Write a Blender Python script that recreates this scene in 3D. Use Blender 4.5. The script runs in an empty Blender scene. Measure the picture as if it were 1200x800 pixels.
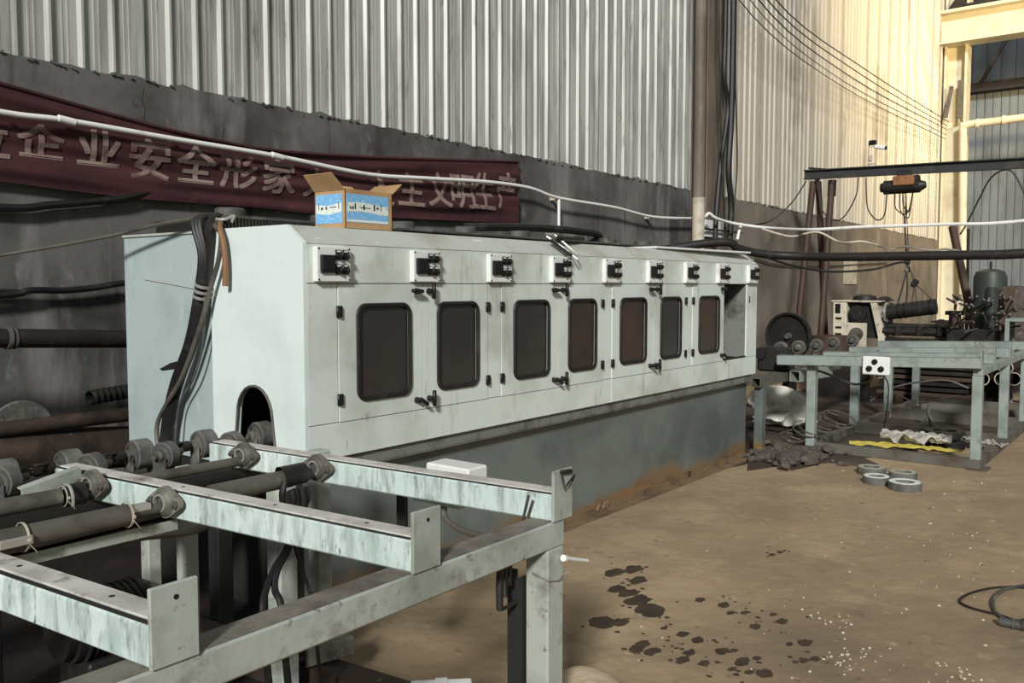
import bpy, bmesh, math, random
from mathutils import Vector, Matrix, Euler
random.seed(7)
S = bpy.context.scene
C = S.collection
PI = math.pi
V = Vector

# ------------------------------------------------------------------ camera
cam_d = bpy.data.cameras.new('camera')
cam = bpy.data.objects.new('camera', cam_d); C.objects.link(cam)
cam_d.sensor_width = 36.0
cam_d.lens = 36.0 * 1035.6 / 1200.0
cam_d.clip_end = 200
YAW, PITCH = 0.6578, 0.0639
fw = V((math.cos(YAW)*math.cos(PITCH), math.sin(YAW)*math.cos(PITCH), -math.sin(PITCH)))
rt = V((math.sin(YAW), -math.cos(YAW), 0))
up = rt.cross(fw)
cam.matrix_world = Matrix(((rt.x, up.x, -fw.x, 0), (rt.y, up.y, -fw.y, 0), (rt.z, up.z, -fw.z, 1.6), (0, 0, 0, 1)))
S.camera = cam

# ------------------------------------------------------------------ world, lights, exposure
S.view_settings.view_transform = 'Standard'
S.view_settings.look = 'None'
S.view_settings.gamma = 1
S.view_settings.use_curve_mapping = False
S.view_settings.exposure = 0.0
w = bpy.data.worlds.new('world'); S.world = w; w.use_nodes = True
w.node_tree.nodes['Background'].inputs[0].default_value = (0.90, 0.96, 1.0, 1)
w.node_tree.nodes['Background'].inputs[1].default_value = 0.21

def aim(o, d):
    o.rotation_euler = V(d).to_track_quat('-Z', 'Y').to_euler()
def sun(name, d, e, col, ang):
    l = bpy.data.lights.new(name, 'SUN'); l.energy = e; l.color = col; l.angle = ang
    o = bpy.data.objects.new(name, l); C.objects.link(o); o.location = (-4, -3, 8); aim(o, d); return o
def area(name, loc, d, e, col, sx, sy, spread=PI):
    l = bpy.data.lights.new(name, 'AREA'); l.energy = e; l.color = col; l.shape = 'RECTANGLE'
    l.size = sx; l.size_y = sy; l.spread = spread
    o = bpy.data.objects.new(name, l); C.objects.link(o); o.location = loc; aim(o, d); return o
# daylight coming in low through the tall doorway behind the camera
sun('doorway_daylight', (0.78, 0.43, -0.46), 3.55, (1.0, 0.985, 0.955), 0.12)
# warm high-bay lamp in the next bay
area('high_bay_lamp', (18.0, -4.0, 7.6), (0.50, 1.0, 0.10), 620, (1.0, 0.76, 0.40), 1.0, 1.0, 1.6)

# ------------------------------------------------------------------ materials
def mat(name, col, rough=0.6, metal=0.0, layers=(), bump=None, spec=0.4, coat=0.0, trans=0.0):
    """layers: (colour, scale, lo, hi, (sx,sy,sz)) noise-masked coats laid one over another."""
    m = bpy.data.materials.new(name); m.use_nodes = True
    nt = m.node_tree; N = nt.nodes; L = nt.links
    b = N['Principled BSDF']
    b.inputs['Roughness'].default_value = rough
    b.inputs['Metallic'].default_value = metal
    b.inputs['Specular IOR Level'].default_value = spec
    b.inputs['Coat Weight'].default_value = coat
    b.inputs['Transmission Weight'].default_value = trans
    b.inputs['Base Color'].default_value = (*col, 1)
    geo = N.new('ShaderNodeNewGeometry')
    prev = None
    for i, ly in enumerate(layers):
        c2, sc, lo, hi, st = ly[:5]
        mp = N.new('ShaderNodeMapping'); mp.inputs['Scale'].default_value = st
        mp.inputs['Location'].default_value = (i*3.7, i*1.9, i*5.1)
        L.new(geo.outputs['Position'], mp.inputs['Vector'])
        n = N.new('ShaderNodeTexNoise'); n.inputs['Scale'].default_value = sc
        n.inputs['Detail'].default_value = 6; n.inputs['Roughness'].default_value = 0.62
        L.new(mp.outputs[0], n.inputs['Vector'])
        fac = n.outputs['Fac']
        if len(ly) > 5:                       # wear that lies between two heights (splash and rust line)
            z0, z1 = ly[5]
            sp = N.new('ShaderNodeSeparateXYZ'); L.new(geo.outputs['Position'], sp.inputs[0])
            r2 = N.new('ShaderNodeMapRange'); r2.inputs[1].default_value = z0; r2.inputs[2].default_value = z1
            r2.inputs[3].default_value = -0.5; r2.inputs[4].default_value = 0.5
            L.new(sp.outputs[2], r2.inputs[0])
            ad = N.new('ShaderNodeMath'); ad.operation = 'ADD'
            L.new(fac, ad.inputs[0]); L.new(r2.outputs[0], ad.inputs[1]); fac = ad.outputs[0]
        mr = N.new('ShaderNodeMapRange'); mr.inputs[1].default_value = lo; mr.inputs[2].default_value = hi
        L.new(fac, mr.inputs[0])
        mx = N.new('ShaderNodeMix'); mx.data_type = 'RGBA'
        L.new(mr.outputs[0], mx.inputs[0])
        if prev is None: mx.inputs[6].default_value = (*col, 1)
        else: L.new(prev, mx.inputs[6])
        mx.inputs[7].default_value = (*c2, 1)
        prev = mx.outputs[2]
    if prev is not None: L.new(prev, b.inputs['Base Color'])
    if bump:
        n = N.new('ShaderNodeTexNoise'); n.inputs['Scale'].default_value = bump[0]; n.inputs['Detail'].default_value = 8
        L.new(geo.outputs['Position'], n.inputs['Vector'])
        bp = N.new('ShaderNodeBump'); bp.inputs['Strength'].default_value = bump[1]; bp.inputs['Distance'].default_value = bump[2] if len(bump) > 2 else 0.02
        L.new(n.outputs['Fac'], bp.inputs['Height']); L.new(bp.outputs[0], b.inputs['Normal'])
    return m
def srgb(r, g, b):
    f = lambda c: ((c/255+0.055)/1.055)**2.4 if c > 10 else c/255/12.92
    return (f(r), f(g), f(b))
U = (1, 1, 1)
M = {}
M['mint'] = mat('mint white machine paint', srgb(217, 226, 219), .45, 0, [
    (srgb(186, 192, 182), 1.6, .46, .66, U), (srgb(170, 166, 150), 7, .58, .74, (1, 1, .18)), (srgb(128, 122, 108), 14, .66, .78, (1, 1, .3)), (srgb(90, 84, 76), 40, .68, .75, U)], (3, .06))
M['mint_lit'] = mat('mint end panel paint with light painted in', srgb(222, 234, 230), .45, 0, [  # lighter copy of the machine paint; stronger light on the end painted in
    (srgb(200, 212, 206), 1.8, .5, .8, U), (srgb(150, 150, 138), 22, .72, .80, U)], (3, .05))
M['grey_end'] = mat('blue grey panel paint', srgb(172, 186, 184), .5, 0, [
    (srgb(148, 164, 163), 1.9, .45, .75, U), (srgb(192, 204, 200), 6, .6, .8, (1, 1, .4))], (3, .05))
M['roof_paint'] = mat('dusty mint roof paint', srgb(186, 190, 182), .6, 0, [
    (srgb(160, 152, 138), 2.5, .48, .7, U), (srgb(225, 228, 222), 7, .62, .70, (1, 3, 3)), (srgb(120, 112, 100), 25, .68, .78, U)], (5, .08))
M['tank'] = mat('grey green tank paint', srgb(112, 120, 116), .35, 0, [
    (srgb(86, 92, 90), 1.2, .42, .62, U), (srgb(124, 102, 76), 2.0, .58, .74, (1, 1, .6), (0.50, -0.05)), (srgb(102, 80, 56), 3, .60, .80, (1, 1, .5), (0.30, -0.05)), (srgb(132, 104, 72), 1.6, .60, .63, (1, 1, .1), (0.24, -0.05))], (4, .05))
M['lip'] = mat('grime darkened grey lip', srgb(120, 124, 118), .55, 0, [(srgb(70, 68, 62), 5, .5, .7, U)])
M['flange'] = mat('muddy steel flange', srgb(124, 104, 78), .8, 0, [(srgb(92, 76, 58), 4, .45, .65, U)], (20, .3))
M['galv'] = mat('mint painted steel beam, scuffed', srgb(200, 217, 212), .45, 0, [
    (srgb(226, 236, 232), 3, .50, .66, (1, 1, .5)), (srgb(164, 182, 177), 22, .46, .66, (1, 1, .22)), (srgb(134, 138, 130), 34, .54, .72, (1, 1, .2)), (srgb(104, 100, 90), 8, .60, .74, (1, 1, .6)), (srgb(74, 70, 64), 60, .62, .74, (1, 1, .4))], (30, .10))
M['galv_top'] = mat('dust covered beam top', srgb(206, 203, 197), .75, 0, [(srgb(176, 172, 166), 6, .45, .62, U), (srgb(120, 112, 102), 12, .58, .72, U), (srgb(84, 78, 72), 26, .66, .74, U)], (60, .1))
M['rail'] = mat('grey green painted rail', srgb(170, 177, 168), .5, 0, [
    (srgb(142, 148, 138), 4, .46, .64, U), (srgb(190, 196, 188), 5, .60, .72, U), (srgb(122, 118, 106), 9, .54, .72, U), (srgb(84, 76, 66), 30, .62, .74, U), (srgb(96, 80, 64), 3, .66, .76, U)], (20, .12))
M['rail_far'] = mat('bluish grey painted frame', srgb(146, 156, 150), .5, 0, [
    (srgb(120, 130, 124), 4, .46, .64, U), (srgb(96, 86, 74), 6, .58, .72, (1, 1, .5)), (srgb(60, 54, 48), 14, .66, .76, U)], (20, .1))
M['frame_low'] = mat('muddy grey bottom frame', srgb(96, 94, 86), .7, 0, [(srgb(78, 66, 54), 4, .45, .65, U)], (20, .15))
M['rubber'] = mat('worn grey rubber', srgb(104, 104, 99), .75, 0, [(srgb(70, 68, 64), 8, .45, .65, U)], (40, .1))
M['hub'] = mat('dusty cast iron', srgb(84, 84, 79), .6, .2, [(srgb(122, 120, 112), 9, .52, .68, U), (srgb(40, 36, 34), 14, .6, .7, U)], (50, .15))
M['shaft'] = mat('dusty steel shaft', srgb(104, 100, 92), .55, .3, [(srgb(74, 68, 62), 7, .48, .68, U), (srgb(142, 136, 124), 12, .62, .74, U)], (40, .08))
M['bright_steel'] = mat('bright steel', srgb(200, 198, 190), .35, .6, [(srgb(130, 126, 118), 20, .55, .7, U)])
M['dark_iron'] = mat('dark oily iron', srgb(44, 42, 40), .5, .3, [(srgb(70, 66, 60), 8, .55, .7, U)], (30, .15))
M['black'] = mat('black plastic', srgb(24, 24, 24), .4)
M['black_rubber'] = mat('black rubber hose', srgb(30, 29, 28), .5, 0, [(srgb(64, 62, 58), 6, .55, .75, U)])
M['glass_dark'] = mat('dark grimy glass', srgb(48, 48, 46), .22, 0, [(srgb(62, 58, 54), 2, .45, .7, U)], spec=.5)
M['glass_rust'] = mat('rust fogged glass', srgb(54, 46, 42), .3, 0, [(srgb(76, 54, 40), 3.2, .46, .72, (1, 1, .7)), (srgb(40, 34, 32), 9, .6, .7, (1, 1, .4))], spec=.5)
M['box_white'] = mat('white switch box', srgb(228, 230, 226), .4, 0, [(srgb(190, 188, 180), 6, .55, .75, U), (srgb(110, 100, 90), 40, .70, .78, U)])
M['concrete'] = mat('sooty concrete render', srgb(104, 103, 99), .85, 0, [
    (srgb(72, 71, 69), .9, .44, .60, U), (srgb(128, 126, 121), 2.0, .52, .66, (1, 1, .22)), (srgb(54, 52, 50), 3.2, .56, .70, (1.2, 1.2, .10)), (srgb(134, 131, 125), 5, .62, .72, (1, 1, .4)), (srgb(48, 45, 43), 9, .68, .76, U)], (9, .3))
M['concrete_warm'] = mat('dusty brown concrete render', srgb(128, 119, 106), .85, 0, [
    (srgb(104, 96, 86), 1.0, .42, .62, U), (srgb(146, 136, 122), 1.6, .56, .7, (1, 1, .4)), (srgb(82, 74, 66), 2.5, .6, .74, (1, 1, .2))], (9, .25))
M['cladding'] = mat('grey painted profiled sheet', srgb(186, 186, 179), .4, .1, [
    (srgb(150, 149, 144), 2.2, .46, .62, (3, 3, .3)), (srgb(206, 204, 196), 3, .56, .70, (5, 5, .15)), (srgb(120, 114, 106), 5, .60, .72, (2, 2, .35)), (srgb(90, 82, 74), 8, .68, .78, (1.5, 1.5, .6)), (srgb(52, 44, 38), 30, .72, .78, U)], (2, .05))
M['cladding_pale'] = mat('pale painted profiled sheet', srgb(190, 183, 167), .45, .1, [
    (srgb(178, 172, 160), 1.2, .46, .7, (2, 2, .4)), (srgb(120, 110, 98), .5, .56, .72, (1, 1, .5))], (2, .05))
M['cladding_blue'] = mat('blue grey profiled sheet', srgb(120, 126, 128), .5, .15, [(srgb(92, 96, 98), 1.2, .45, .68, (1, 1, .3)), (srgb(78, 64, 54), 1.6, .62, .75, (1, 1, .3))])
M['column'] = mat('brown dusty steel column', srgb(128, 116, 104), .65, .1, [(srgb(98, 86, 76), 2, .45, .65, (1, 1, .3)), (srgb(160, 150, 138), 4, .62, .74, (1, 1, .2))])
M['cream_steel'] = mat('cream painted steel', srgb(212, 204, 178), .55, 0, [(srgb(188, 178, 152), 2, .5, .7, U)])
M['banner'] = mat('maroon banner cloth', srgb(74, 38, 41), .85, 0, [(srgb(54, 28, 31), 1.5, .42, .62, U), (srgb(86, 50, 50), 5, .6, .75, (1, 1, 2)), (srgb(44, 26, 27), 3, .58, .72, (.4, 1, 2))], (120, .05))
M['letter'] = mat('faded tan lettering', srgb(148, 128, 118), .85, 0, [(srgb(104, 80, 76), 3.5, .46, .66, U), (srgb(80, 54, 54), 9, .58, .72, U)])
M['pvc'] = mat('white plastic conduit', srgb(236, 236, 230), .4, 0, [(srgb(206, 204, 196), 5, .55, .75, U)])
M['pvc_dusty'] = mat('dusty pale conduit', srgb(196, 186, 168), .5, 0, [(srgb(150, 138, 120), 5, .5, .7, U)])
M['rust'] = mat('rusty brown steel', srgb(62, 51, 44), .7, .2, [(srgb(88, 70, 57), 3, .5, .66, (1, 1, 2)), (srgb(42, 34, 31), 5, .5, .66, U), (srgb(140, 124, 108), 14, .66, .74, U)], (18, .25))
M['rust_dark'] = mat('dark rusty pipe', srgb(40, 35, 32), .6, .2, [(srgb(60, 50, 44), 6, .52, .68, U)], (18, .15))
M['rust_red'] = mat('reddish rusty leg pipe', srgb(74, 57, 48), .65, .2, [(srgb(66, 48, 40), 5, .48, .66, U)], (18, .15))
M['card'] = mat('brown corrugated cardboard', srgb(186, 152, 108), .85, 0, [(srgb(164, 130, 90), 5, .45, .65, U)], (80, .05))
M['lab_blue'] = mat('light blue print', srgb(120, 180, 226), .55, 0, [(srgb(150, 200, 236), 40, .5, .6, (1, 1, 3))])
M['lab_white'] = mat('white print', srgb(226, 232, 224), .55, 0, [(srgb(190, 208, 206), 30, .55, .65, U)])
M['sack'] = mat('white woven sack', srgb(222, 218, 208), .8, 0, [(srgb(196, 190, 178), 6, .5, .7, U)], (25, .25), spec=.05)
M['burlap'] = mat('beige cloth', srgb(206, 186, 160), .9, 0, [(srgb(176, 154, 126), 8, .5, .7, U)], (120, .3))
M['yellow'] = mat('yellow plastic sheet', srgb(214, 196, 92), .45, 0, [(srgb(200, 184, 90), 9, .5, .7, U)])
M['film'] = mat('crumpled grey plastic film', srgb(196, 192, 182), .25, 0, [(srgb(130, 124, 116), 16, .48, .66, U)], (30, .5))
M['debris'] = mat('grey dusty scrap', srgb(92, 84, 76), .85, 0, [(srgb(62, 54, 48), 14, .45, .65, U), (srgb(140, 130, 118), 22, .62, .7, U)], (40, .4))
M['lathe'] = mat('chipped cream machine paint', srgb(206, 198, 178), .5, 0, [(srgb(170, 156, 132), 5, .5, .7, U), (srgb(80, 62, 48), 9, .60, .70, U)])
M['green_tank'] = mat('dark green tank paint', srgb(58, 66, 62), .5, .1, [(srgb(44, 46, 44), 3, .5, .7, U)])
M['orange'] = mat('faded orange hoist cover', srgb(150, 104, 66), .6, 0, [(srgb(112, 76, 52), 12, .5, .65, U)])
M['girder'] = mat('dark blue grey girder paint', srgb(58, 60, 60), .5, .2, [(srgb(80, 76, 70), 4, .52, .7, U)])
M['wood'] = mat('brown weathered timber', srgb(80, 67, 55), .85, 0, [(srgb(80, 62, 50), 3, .45, .65, (1, 1, .2))], (20, .3))
M['brown_loop'] = mat('brown cable sheath', srgb(134, 98, 66), .6)
M['dust_grey'] = mat('grey brown settled dust', srgb(126, 120, 110), .85, 0, [(srgb(92, 86, 78), 6, .42, .62, U), (srgb(158, 152, 142), 9, .62, .74, U), (srgb(60, 55, 50), 18, .62, .74, U)], (60, .15))
M['cladding_fin'] = mat('grey finned metal', srgb(128, 126, 118), .6)
M['oil'] = mat('oil soaked dirt', srgb(74, 60, 46), .7, 0, [(srgb(54, 44, 34), 9, .45, .65, U)])
M['shade_black'] = mat('ground with shade painted black', srgb(34, 27, 24), .8, 0, [(srgb(52, 38, 30), 2, .5, .7, U), (srgb(20, 17, 16), 5, .5, .7, U)], (12, .4))  # near-black colour paints in the shade under the near conveyor
M['blackened'] = mat('steel darkened by painted shade', srgb(40, 40, 39), .6, 0, [(srgb(70, 74, 74), 2, .58, .74, (1, 1, .4))])  # paints shade onto the tank end and rear frame; also colours wall cracks
M['ground_dark'] = mat('trodden ground with painted shade', srgb(78, 67, 55), .9, 0, [(srgb(56, 48, 40), 1.2, .42, .62, U), (srgb(98, 84, 68), 3, .58, .7, U)], (9, .5, .03))  # darker than the floor, painting in shade round the far table
M['chips'] = mat('pale chips', srgb(206, 196, 176), .8)
M['dark_void'] = mat('dark far cladding', srgb(62, 66, 68), .7, 0, [(srgb(40, 44, 46), 1, .45, .65, (1, 1, .3))])
M['floor'] = mat('trodden dirt floor', srgb(162, 141, 112), .9, 0, [
    (srgb(144, 124, 97), .7, .42, .62, U), (srgb(174, 153, 123), 1.6, .50, .68, U), (srgb(130, 113, 92), .45, .54, .68, (1, 1, 1)), (srgb(176, 156, 126), 9, .62, .72, U), (srgb(110, 92, 72), 14, .62, .74, U)], (7, .45, .03))

# ------------------------------------------------------------------ geometry helpers
class MB:
    """Collects shapes; build() links them as ONE mesh object."""
    def __init__(s): s.v = []; s.f = []; s.sm = []
    def add(s, vs, fs, smooth=False, mtx=None):
        o = len(s.v)
        for p in vs:
            p = V(p); s.v.append(mtx @ p if mtx is not None else p)
        for f in fs: s.f.append([i + o for i in f]); s.sm.append(smooth)
        return s
    def box(s, c, d, rot=None, bev=0.0, seg=1):
        x, y, z = d[0]/2, d[1]/2, d[2]/2
        m = Matrix.Translation(c)
        if rot is not None:
            m = m @ (rot.to_4x4() if isinstance(rot, Matrix) else Euler(rot).to_matrix().to_4x4())
        bm = bmesh.new(); bmesh.ops.create_cube(bm, size=1.0)
        bmesh.ops.scale(bm, vec=d, verts=bm.verts)
        if bev > 0:
            bmesh.ops.bevel(bm, geom=bm.edges[:], offset=min(bev, .45*min(d)), segments=seg, affect='EDGES', profile=.5)
        bm.verts.ensure_lookup_table()
        bm.verts.index_update()
        s.add([v.co.copy() for v in bm.verts], [[v.index for v in f.verts] for f in bm.faces], False, m)
        bm.free(); return s
    def bb(s, a, b, bev=0.0):
        a, b = V(a), V(b)
        return s.box((a+b)/2, tuple(abs(b[i]-a[i]) for i in range(3)), None, bev)
    def frame(s, p0, p1, upv=(0, 0, 1)):
        p0, p1 = V(p0), V(p1); x = (p1-p0).normalized(); u = V(upv)
        if abs(x.dot(u)) > .98: u = V((0, 1, 0)) if abs(x.y) < .9 else V((1, 0, 0))
        y = u.cross(x).normalized(); z = x.cross(y)
        return Matrix((x, y, z)).transposed()
    def beam(s, p0, p1, w, h, upv=(0, 0, 1), bev=0.003):
        p0, p1 = V(p0), V(p1)
        return s.box((p0+p1)/2, ((p1-p0).length, w, h), s.frame(p0, p1, upv), bev)
    def tubebeam(s, p0, p1, w, h, t=.005, upv=(0, 0, 1)):
        """hollow square section, open ends"""
        p0, p1 = V(p0), V(p1); R = s.frame(p0, p1, upv); L = (p1-p0).length; c = (p0+p1)/2
        for oy, oz, dy, dz in ((w/2-t/2, 0, t, h), (-w/2+t/2, 0, t, h), (0, h/2-t/2, w-2*t, t), (0, -h/2+t/2, w-2*t, t)):
            s.box(c + R @ V((0, oy, oz)), (L, dy, dz), R, 0)
        return s
    def cyl(s, p0, p1, r0, r1=None, n=18, caps=True):
        r1 = r0 if r1 is None else r1
        p0, p1 = V(p0), V(p1); R = s.frame(p0, p1)
        vs = []
        for p, r in ((p0, r0), (p1, r1)):
            for i in range(n):
                a = 2*PI*i/n; vs.append(p + R @ V((0, r*math.cos(a), r*math.sin(a))))
        s.add(vs, [[i, (i+1) % n, n+(i+1) % n, n+i] for i in range(n)], True)
        if caps: s.add(vs, [list(range(n))[::-1], list(range(n, 2*n))], False)
        return s
    def rev(s, prof, p0, axis, n=20, closed=False):
        """profile of (radius, height) turned about axis"""
        p0 = V(p0); a = V(axis).normalized(); R = s.frame((0, 0, 0), a)
        k = len(prof); vs = []
        for r, h in prof:
            for i in range(n):
                t = 2*PI*i/n; vs.append(p0 + R @ V((h, r*math.cos(t), r*math.sin(t))))
        fs = []
        rng = k if closed else k-1
        for j in range(rng):
            j2 = (j+1) % k
            for i in range(n):
                fs.append([j*n+i, j*n+(i+1) % n, j2*n+(i+1) % n, j2*n+i])
        s.add(vs, fs, True)
        return s
    def drum(s, p0, axis, r, wd, bev=.006, n=22):
        h = wd/2
        return s.rev([(0.0005, -h), (r-bev, -h), (r, -h+bev), (r, h-bev), (r-bev, h), (0.0005, h)], p0, axis, n)
    def ring(s, p0, axis, ro, ri, wd, n=22):
        h = wd/2
        return s.rev([(ro, -h), (ro, h), (ri, h), (ri, -h)], p0, axis, n, True)
    def tube(s, pts, r, n=8, sub=6, straight=False):
        P = [V(p) for p in pts]
        if not straight and len(P) > 2:
            Q = [P[0]*2-P[1]] + P + [P[-1]*2-P[-2]]; out = []
            for i in range(1, len(Q)-2):
                a, b, c, d = Q[i-1], Q[i], Q[i+1], Q[i+2]
                for k in range(sub):
                    t = k/sub
                    out.append(.5*((2*b)+(c-a)*t+(2*a-5*b+4*c-d)*t*t+(3*b-a-3*c+d)*t**3))
            out.append(P[-1]); P = out
        vs = []; k = len(P); u = None
        for i, p in enumerate(P):
            t = (P[min(i+1, k-1)] - P[max(i-1, 0)]).normalized()
            if u is None:
                u = V((0, 0, 1)) if abs(t.z) < .9 else V((1, 0, 0))
            u = (u - t*u.dot(t)).normalized(); w2 = t.cross(u)
            for j in range(n):
                a = 2*PI*j/n; vs.append(p + r*(u*math.cos(a) + w2*math.sin(a)))
        fs = [[i*n+j, i*n+(j+1) % n, (i+1)*n+(j+1) % n, (i+1)*n+j] for i in range(k-1) for j in range(n)]
        s.add(vs, fs, True)
        s.add(vs, [list(range(n))[::-1], [(k-1)*n+j for j in range(n)]], False)
        return s
    def prism(s, poly, off):
        """polygon (3-D points) pushed along off"""
        n = len(poly); P = [V(p) for p in poly]; o = V(off)
        vs = P + [p+o for p in P]
        s.add(vs, [list(range(n))[::-1], [n+i for i in range(n)]] + [[i, (i+1) % n, n+(i+1) % n, n+i] for i in range(n)])
        return s
    def slab(s, rings, off):
        """plate with holes: rings = list of quads (3-D) all pushed along off"""
        for q in rings: s.prism(q, off)
        return s
    def grid(s, fn, nu, nv, smooth=True, thick=None):
        vs = [fn(i/nu, j/nv) for j in range(nv+1) for i in range(nu+1)]
        w2 = nu+1
        fs = [[j*w2+i, j*w2+i+1, (j+1)*w2+i+1, (j+1)*w2+i] for j in range(nv) for i in range(nu)]
        s.add(vs, fs, smooth)
        if thick is not None:
            o = V(thick); n0 = len(vs)
            s.add([V(p)+o for p in vs], [f[::-1] for f in fs], smooth)
            bd = [i for i in range(nu+1)] + [(j+1)*w2-1 for j in range(1, nv+1)] + [nv*w2+i for i in range(nu-1, -1, -1)] + [j*w2 for j in range(nv-1, 0, -1)]
            al = [V(p) for p in vs]
            s.add(al + [p+o for p in al], [[bd[k], bd[(k+1) % len(bd)], n0+bd[(k+1) % len(bd)], n0+bd[k]] for k in range(len(bd))])
        return s
    def build(s, name, m, parent=None, local=False):
        off = V((0, 0, 0))
        if parent is not None and not local:
            q = parent
            while q is not None: off += V(q.location); q = q.parent
        me = bpy.data.meshes.new(name)
        me.from_pydata([tuple(p-off) for p in s.v], [], s.f)
        bm = bmesh.new(); bm.from_mesh(me)
        bmesh.ops.recalc_face_normals(bm, faces=bm.faces)
        bm.to_mesh(me); bm.free()
        me.polygons.foreach_set('use_smooth', s.sm)
        if any(s.sm): me.set_sharp_from_angle(angle=math.radians(38))
        me.materials.append(m if not isinstance(m, str) else M[m])
        o = bpy.data.objects.new(name, me); C.objects.link(o)
        if parent is not None: o.parent = parent
        return o
def thing(name, label, cat, loc=(0, 0, 0), group=None):
    o = bpy.data.objects.new(name, None); C.objects.link(o); o.location = loc
    o.empty_display_size = .05
    o['label'] = label; o['category'] = cat
    if group: o['group'] = group
    return o
def tag(o, label, cat, group=None):
    o['label'] = label; o['category'] = cat
    if group: o['group'] = group
    return o
def struct(o): o['kind'] = 'structure'; return o
def copy_part(src, parent, loc=None, name=None):
    o = src.copy(); C.objects.link(o); o.parent = parent
    if loc is not None: o.location = loc
    return o
def copy_tree(o, parent=None, loc=None):
    c = o.copy(); C.objects.link(c); c.parent = parent
    if loc is not None: c.location = loc
    for ch in list(o.children): copy_tree(ch, c)
    return c
def recenter(o):
    """move a top-level mesh's origin to the middle of its base"""
    me = o.data; xs = [v.co for v in me.vertices]
    c = V(((min(p.x for p in xs)+max(p.x for p in xs))/2, (min(p.y for p in xs)+max(p.y for p in xs))/2, min(p.z for p in xs)))
    me.transform(Matrix.Translation(-c)); o.location = c; return o
def one(mb, name, m, label, cat, group=None):
    return tag(recenter(mb.build(name, m)), label, cat, group)
def circ(c, u, v, r, n, a0=0, a1=2*PI, close=False):
    c, u, v = V(c), V(u), V(v); m = n if not close else n+1
    return [c + u*(r*math.cos(a0+(a1-a0)*i/(n if close or a1-a0 >= 2*PI-1e-6 else n-1))) + v*(r*math.sin(a0+(a1-a0)*i/(n if close or a1-a0 >= 2*PI-1e-6 else n-1))) for i in range(m)]
def coil(c, axis_u, axis_v, r, turns, drift, n=14):
    out = []
    for i in range(int(turns*n)+1):
        t = 2*PI*i/n; out.append(V(c) + V(axis_u)*r*math.cos(t) + V(axis_v)*r*math.sin(t) + V(drift)*(i/n))
    return out

# ------------------------------------------------------------------ the setting
fl = MB(); fl.bb((-9, -10, -.12), (40, 8, 0)); floor = struct(fl.build('floor', 'floor'))

def wall_top(x): return 2.955 - max(0, x-5)*.0072
rnd = random.Random(3)
def conc(x0, x1, y, name, m, parent=None):
    mb = MB(); n = int((x1-x0)/.11); top = []
    for i in range(n+1):
        x = x0 + (x1-x0)*i/n
        top.append((x, y, wall_top(x) + rnd.uniform(-.012, .012) + (.02 if rnd.random() < .1 else 0)))
    for i in range(n):
        a, b = top[i], top[i+1]
        mb.add([(a[0], y, 0), (b[0], y, 0), b, a, (a[0], y+.25, 0), (b[0], y+.25, 0), (b[0], y+.25, b[2]), (a[0], y+.25, a[2])],
               [[0, 1, 2, 3], [3, 2, 6, 7], [5, 4, 7, 6]])
    return mb.build(name, m, parent)
wall = struct(conc(-3.0, 11.9, 5.58, 'wall_back', 'concrete'))
wall2 = conc(11.9, 26.6, 5.58, 'concrete_plinth', 'concrete_warm', wall)

mb = MB()
for k in range(230):
    x = rnd.uniform(.5, 26); q = rnd.uniform(.006, .02)
    mb.box((x, 5.575, wall_top(x)+rnd.uniform(-.012, .008)), (q*2, .02, q), (0, rnd.uniform(-.5, .5), 0))
mb.build('mortar_crumbs', 'concrete', wall)['kind'] = 'stuff'
mb = MB()
for pts in ([(3.219, 5.578, 2.903), (3.205, 5.578, 2.834), (3.222, 5.578, 2.775), (3.213, 5.578, 2.695), (3.224, 5.578, 2.630)], [(3.827, 5.578, 2.724), (3.812, 5.578, 2.662), (3.838, 5.578, 2.605)]): mb.tube(pts, .003, 4)
mb.build('wall_cracks', 'blackened', wall)['kind'] = 'stuff'
PITCH_R = .2015
def sheet_mesh(n, h, pitch, m, name, parent, loc, rotz=0):
    prof = []
    for k in range(n):
        x = k*pitch
        prof += [(x, 0), (x+.018, -.026), (x+.034, -.026), (x+.044, 0)]
        for f in (.36, .60, .82):
            xx = x + .044 + (pitch-.044)*(f-.18)
            prof += [(xx-.009, 0), (xx-.005, -.0022), (xx+.005, -.0022), (xx+.009, 0)]
    prof += [(n*pitch, 0), (n*pitch+.018, -.026)]
    mb = MB(); k = len(prof)
    vs = [(x, y, 0) for x, y in prof] + [(x, y, h) for x, y in prof]
    mb.add(vs, [[i, i+1, k+i+1, k+i] for i in range(k-1)])
    o = mb.build(name, m, parent, local=True); o.location = loc; o.rotation_euler = (0, 0, rotz); return o
X_RIB0 = (2.403, 5.590, 2.976)[0] - 4*PITCH_R*4
s0 = None; i = 0
SW = 4*PITCH_R
while True:
    x = X_RIB0 + i*SW
    if x > 11.3: break
    loc = (x, 5.615, wall_top(x) - .06)
    if s0 is None: s0 = sheet_mesh(4, 9.6, PITCH_R, 'cladding', 'cladding_sheet', wall, loc)
    else: copy_part(s0, wall, loc)
    i += 1
s1 = None
while True:
    x = X_RIB0 + i*SW
    if x > 26.4: break
    loc = (x, 5.615, wall_top(x) - .06)
    if s1 is None: s1 = sheet_mesh(4, 9.6, PITCH_R, 'cladding_pale', 'pale_cladding_sheet', wall, loc)
    else: copy_part(s1, wall, loc)
    i += 1
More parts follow.
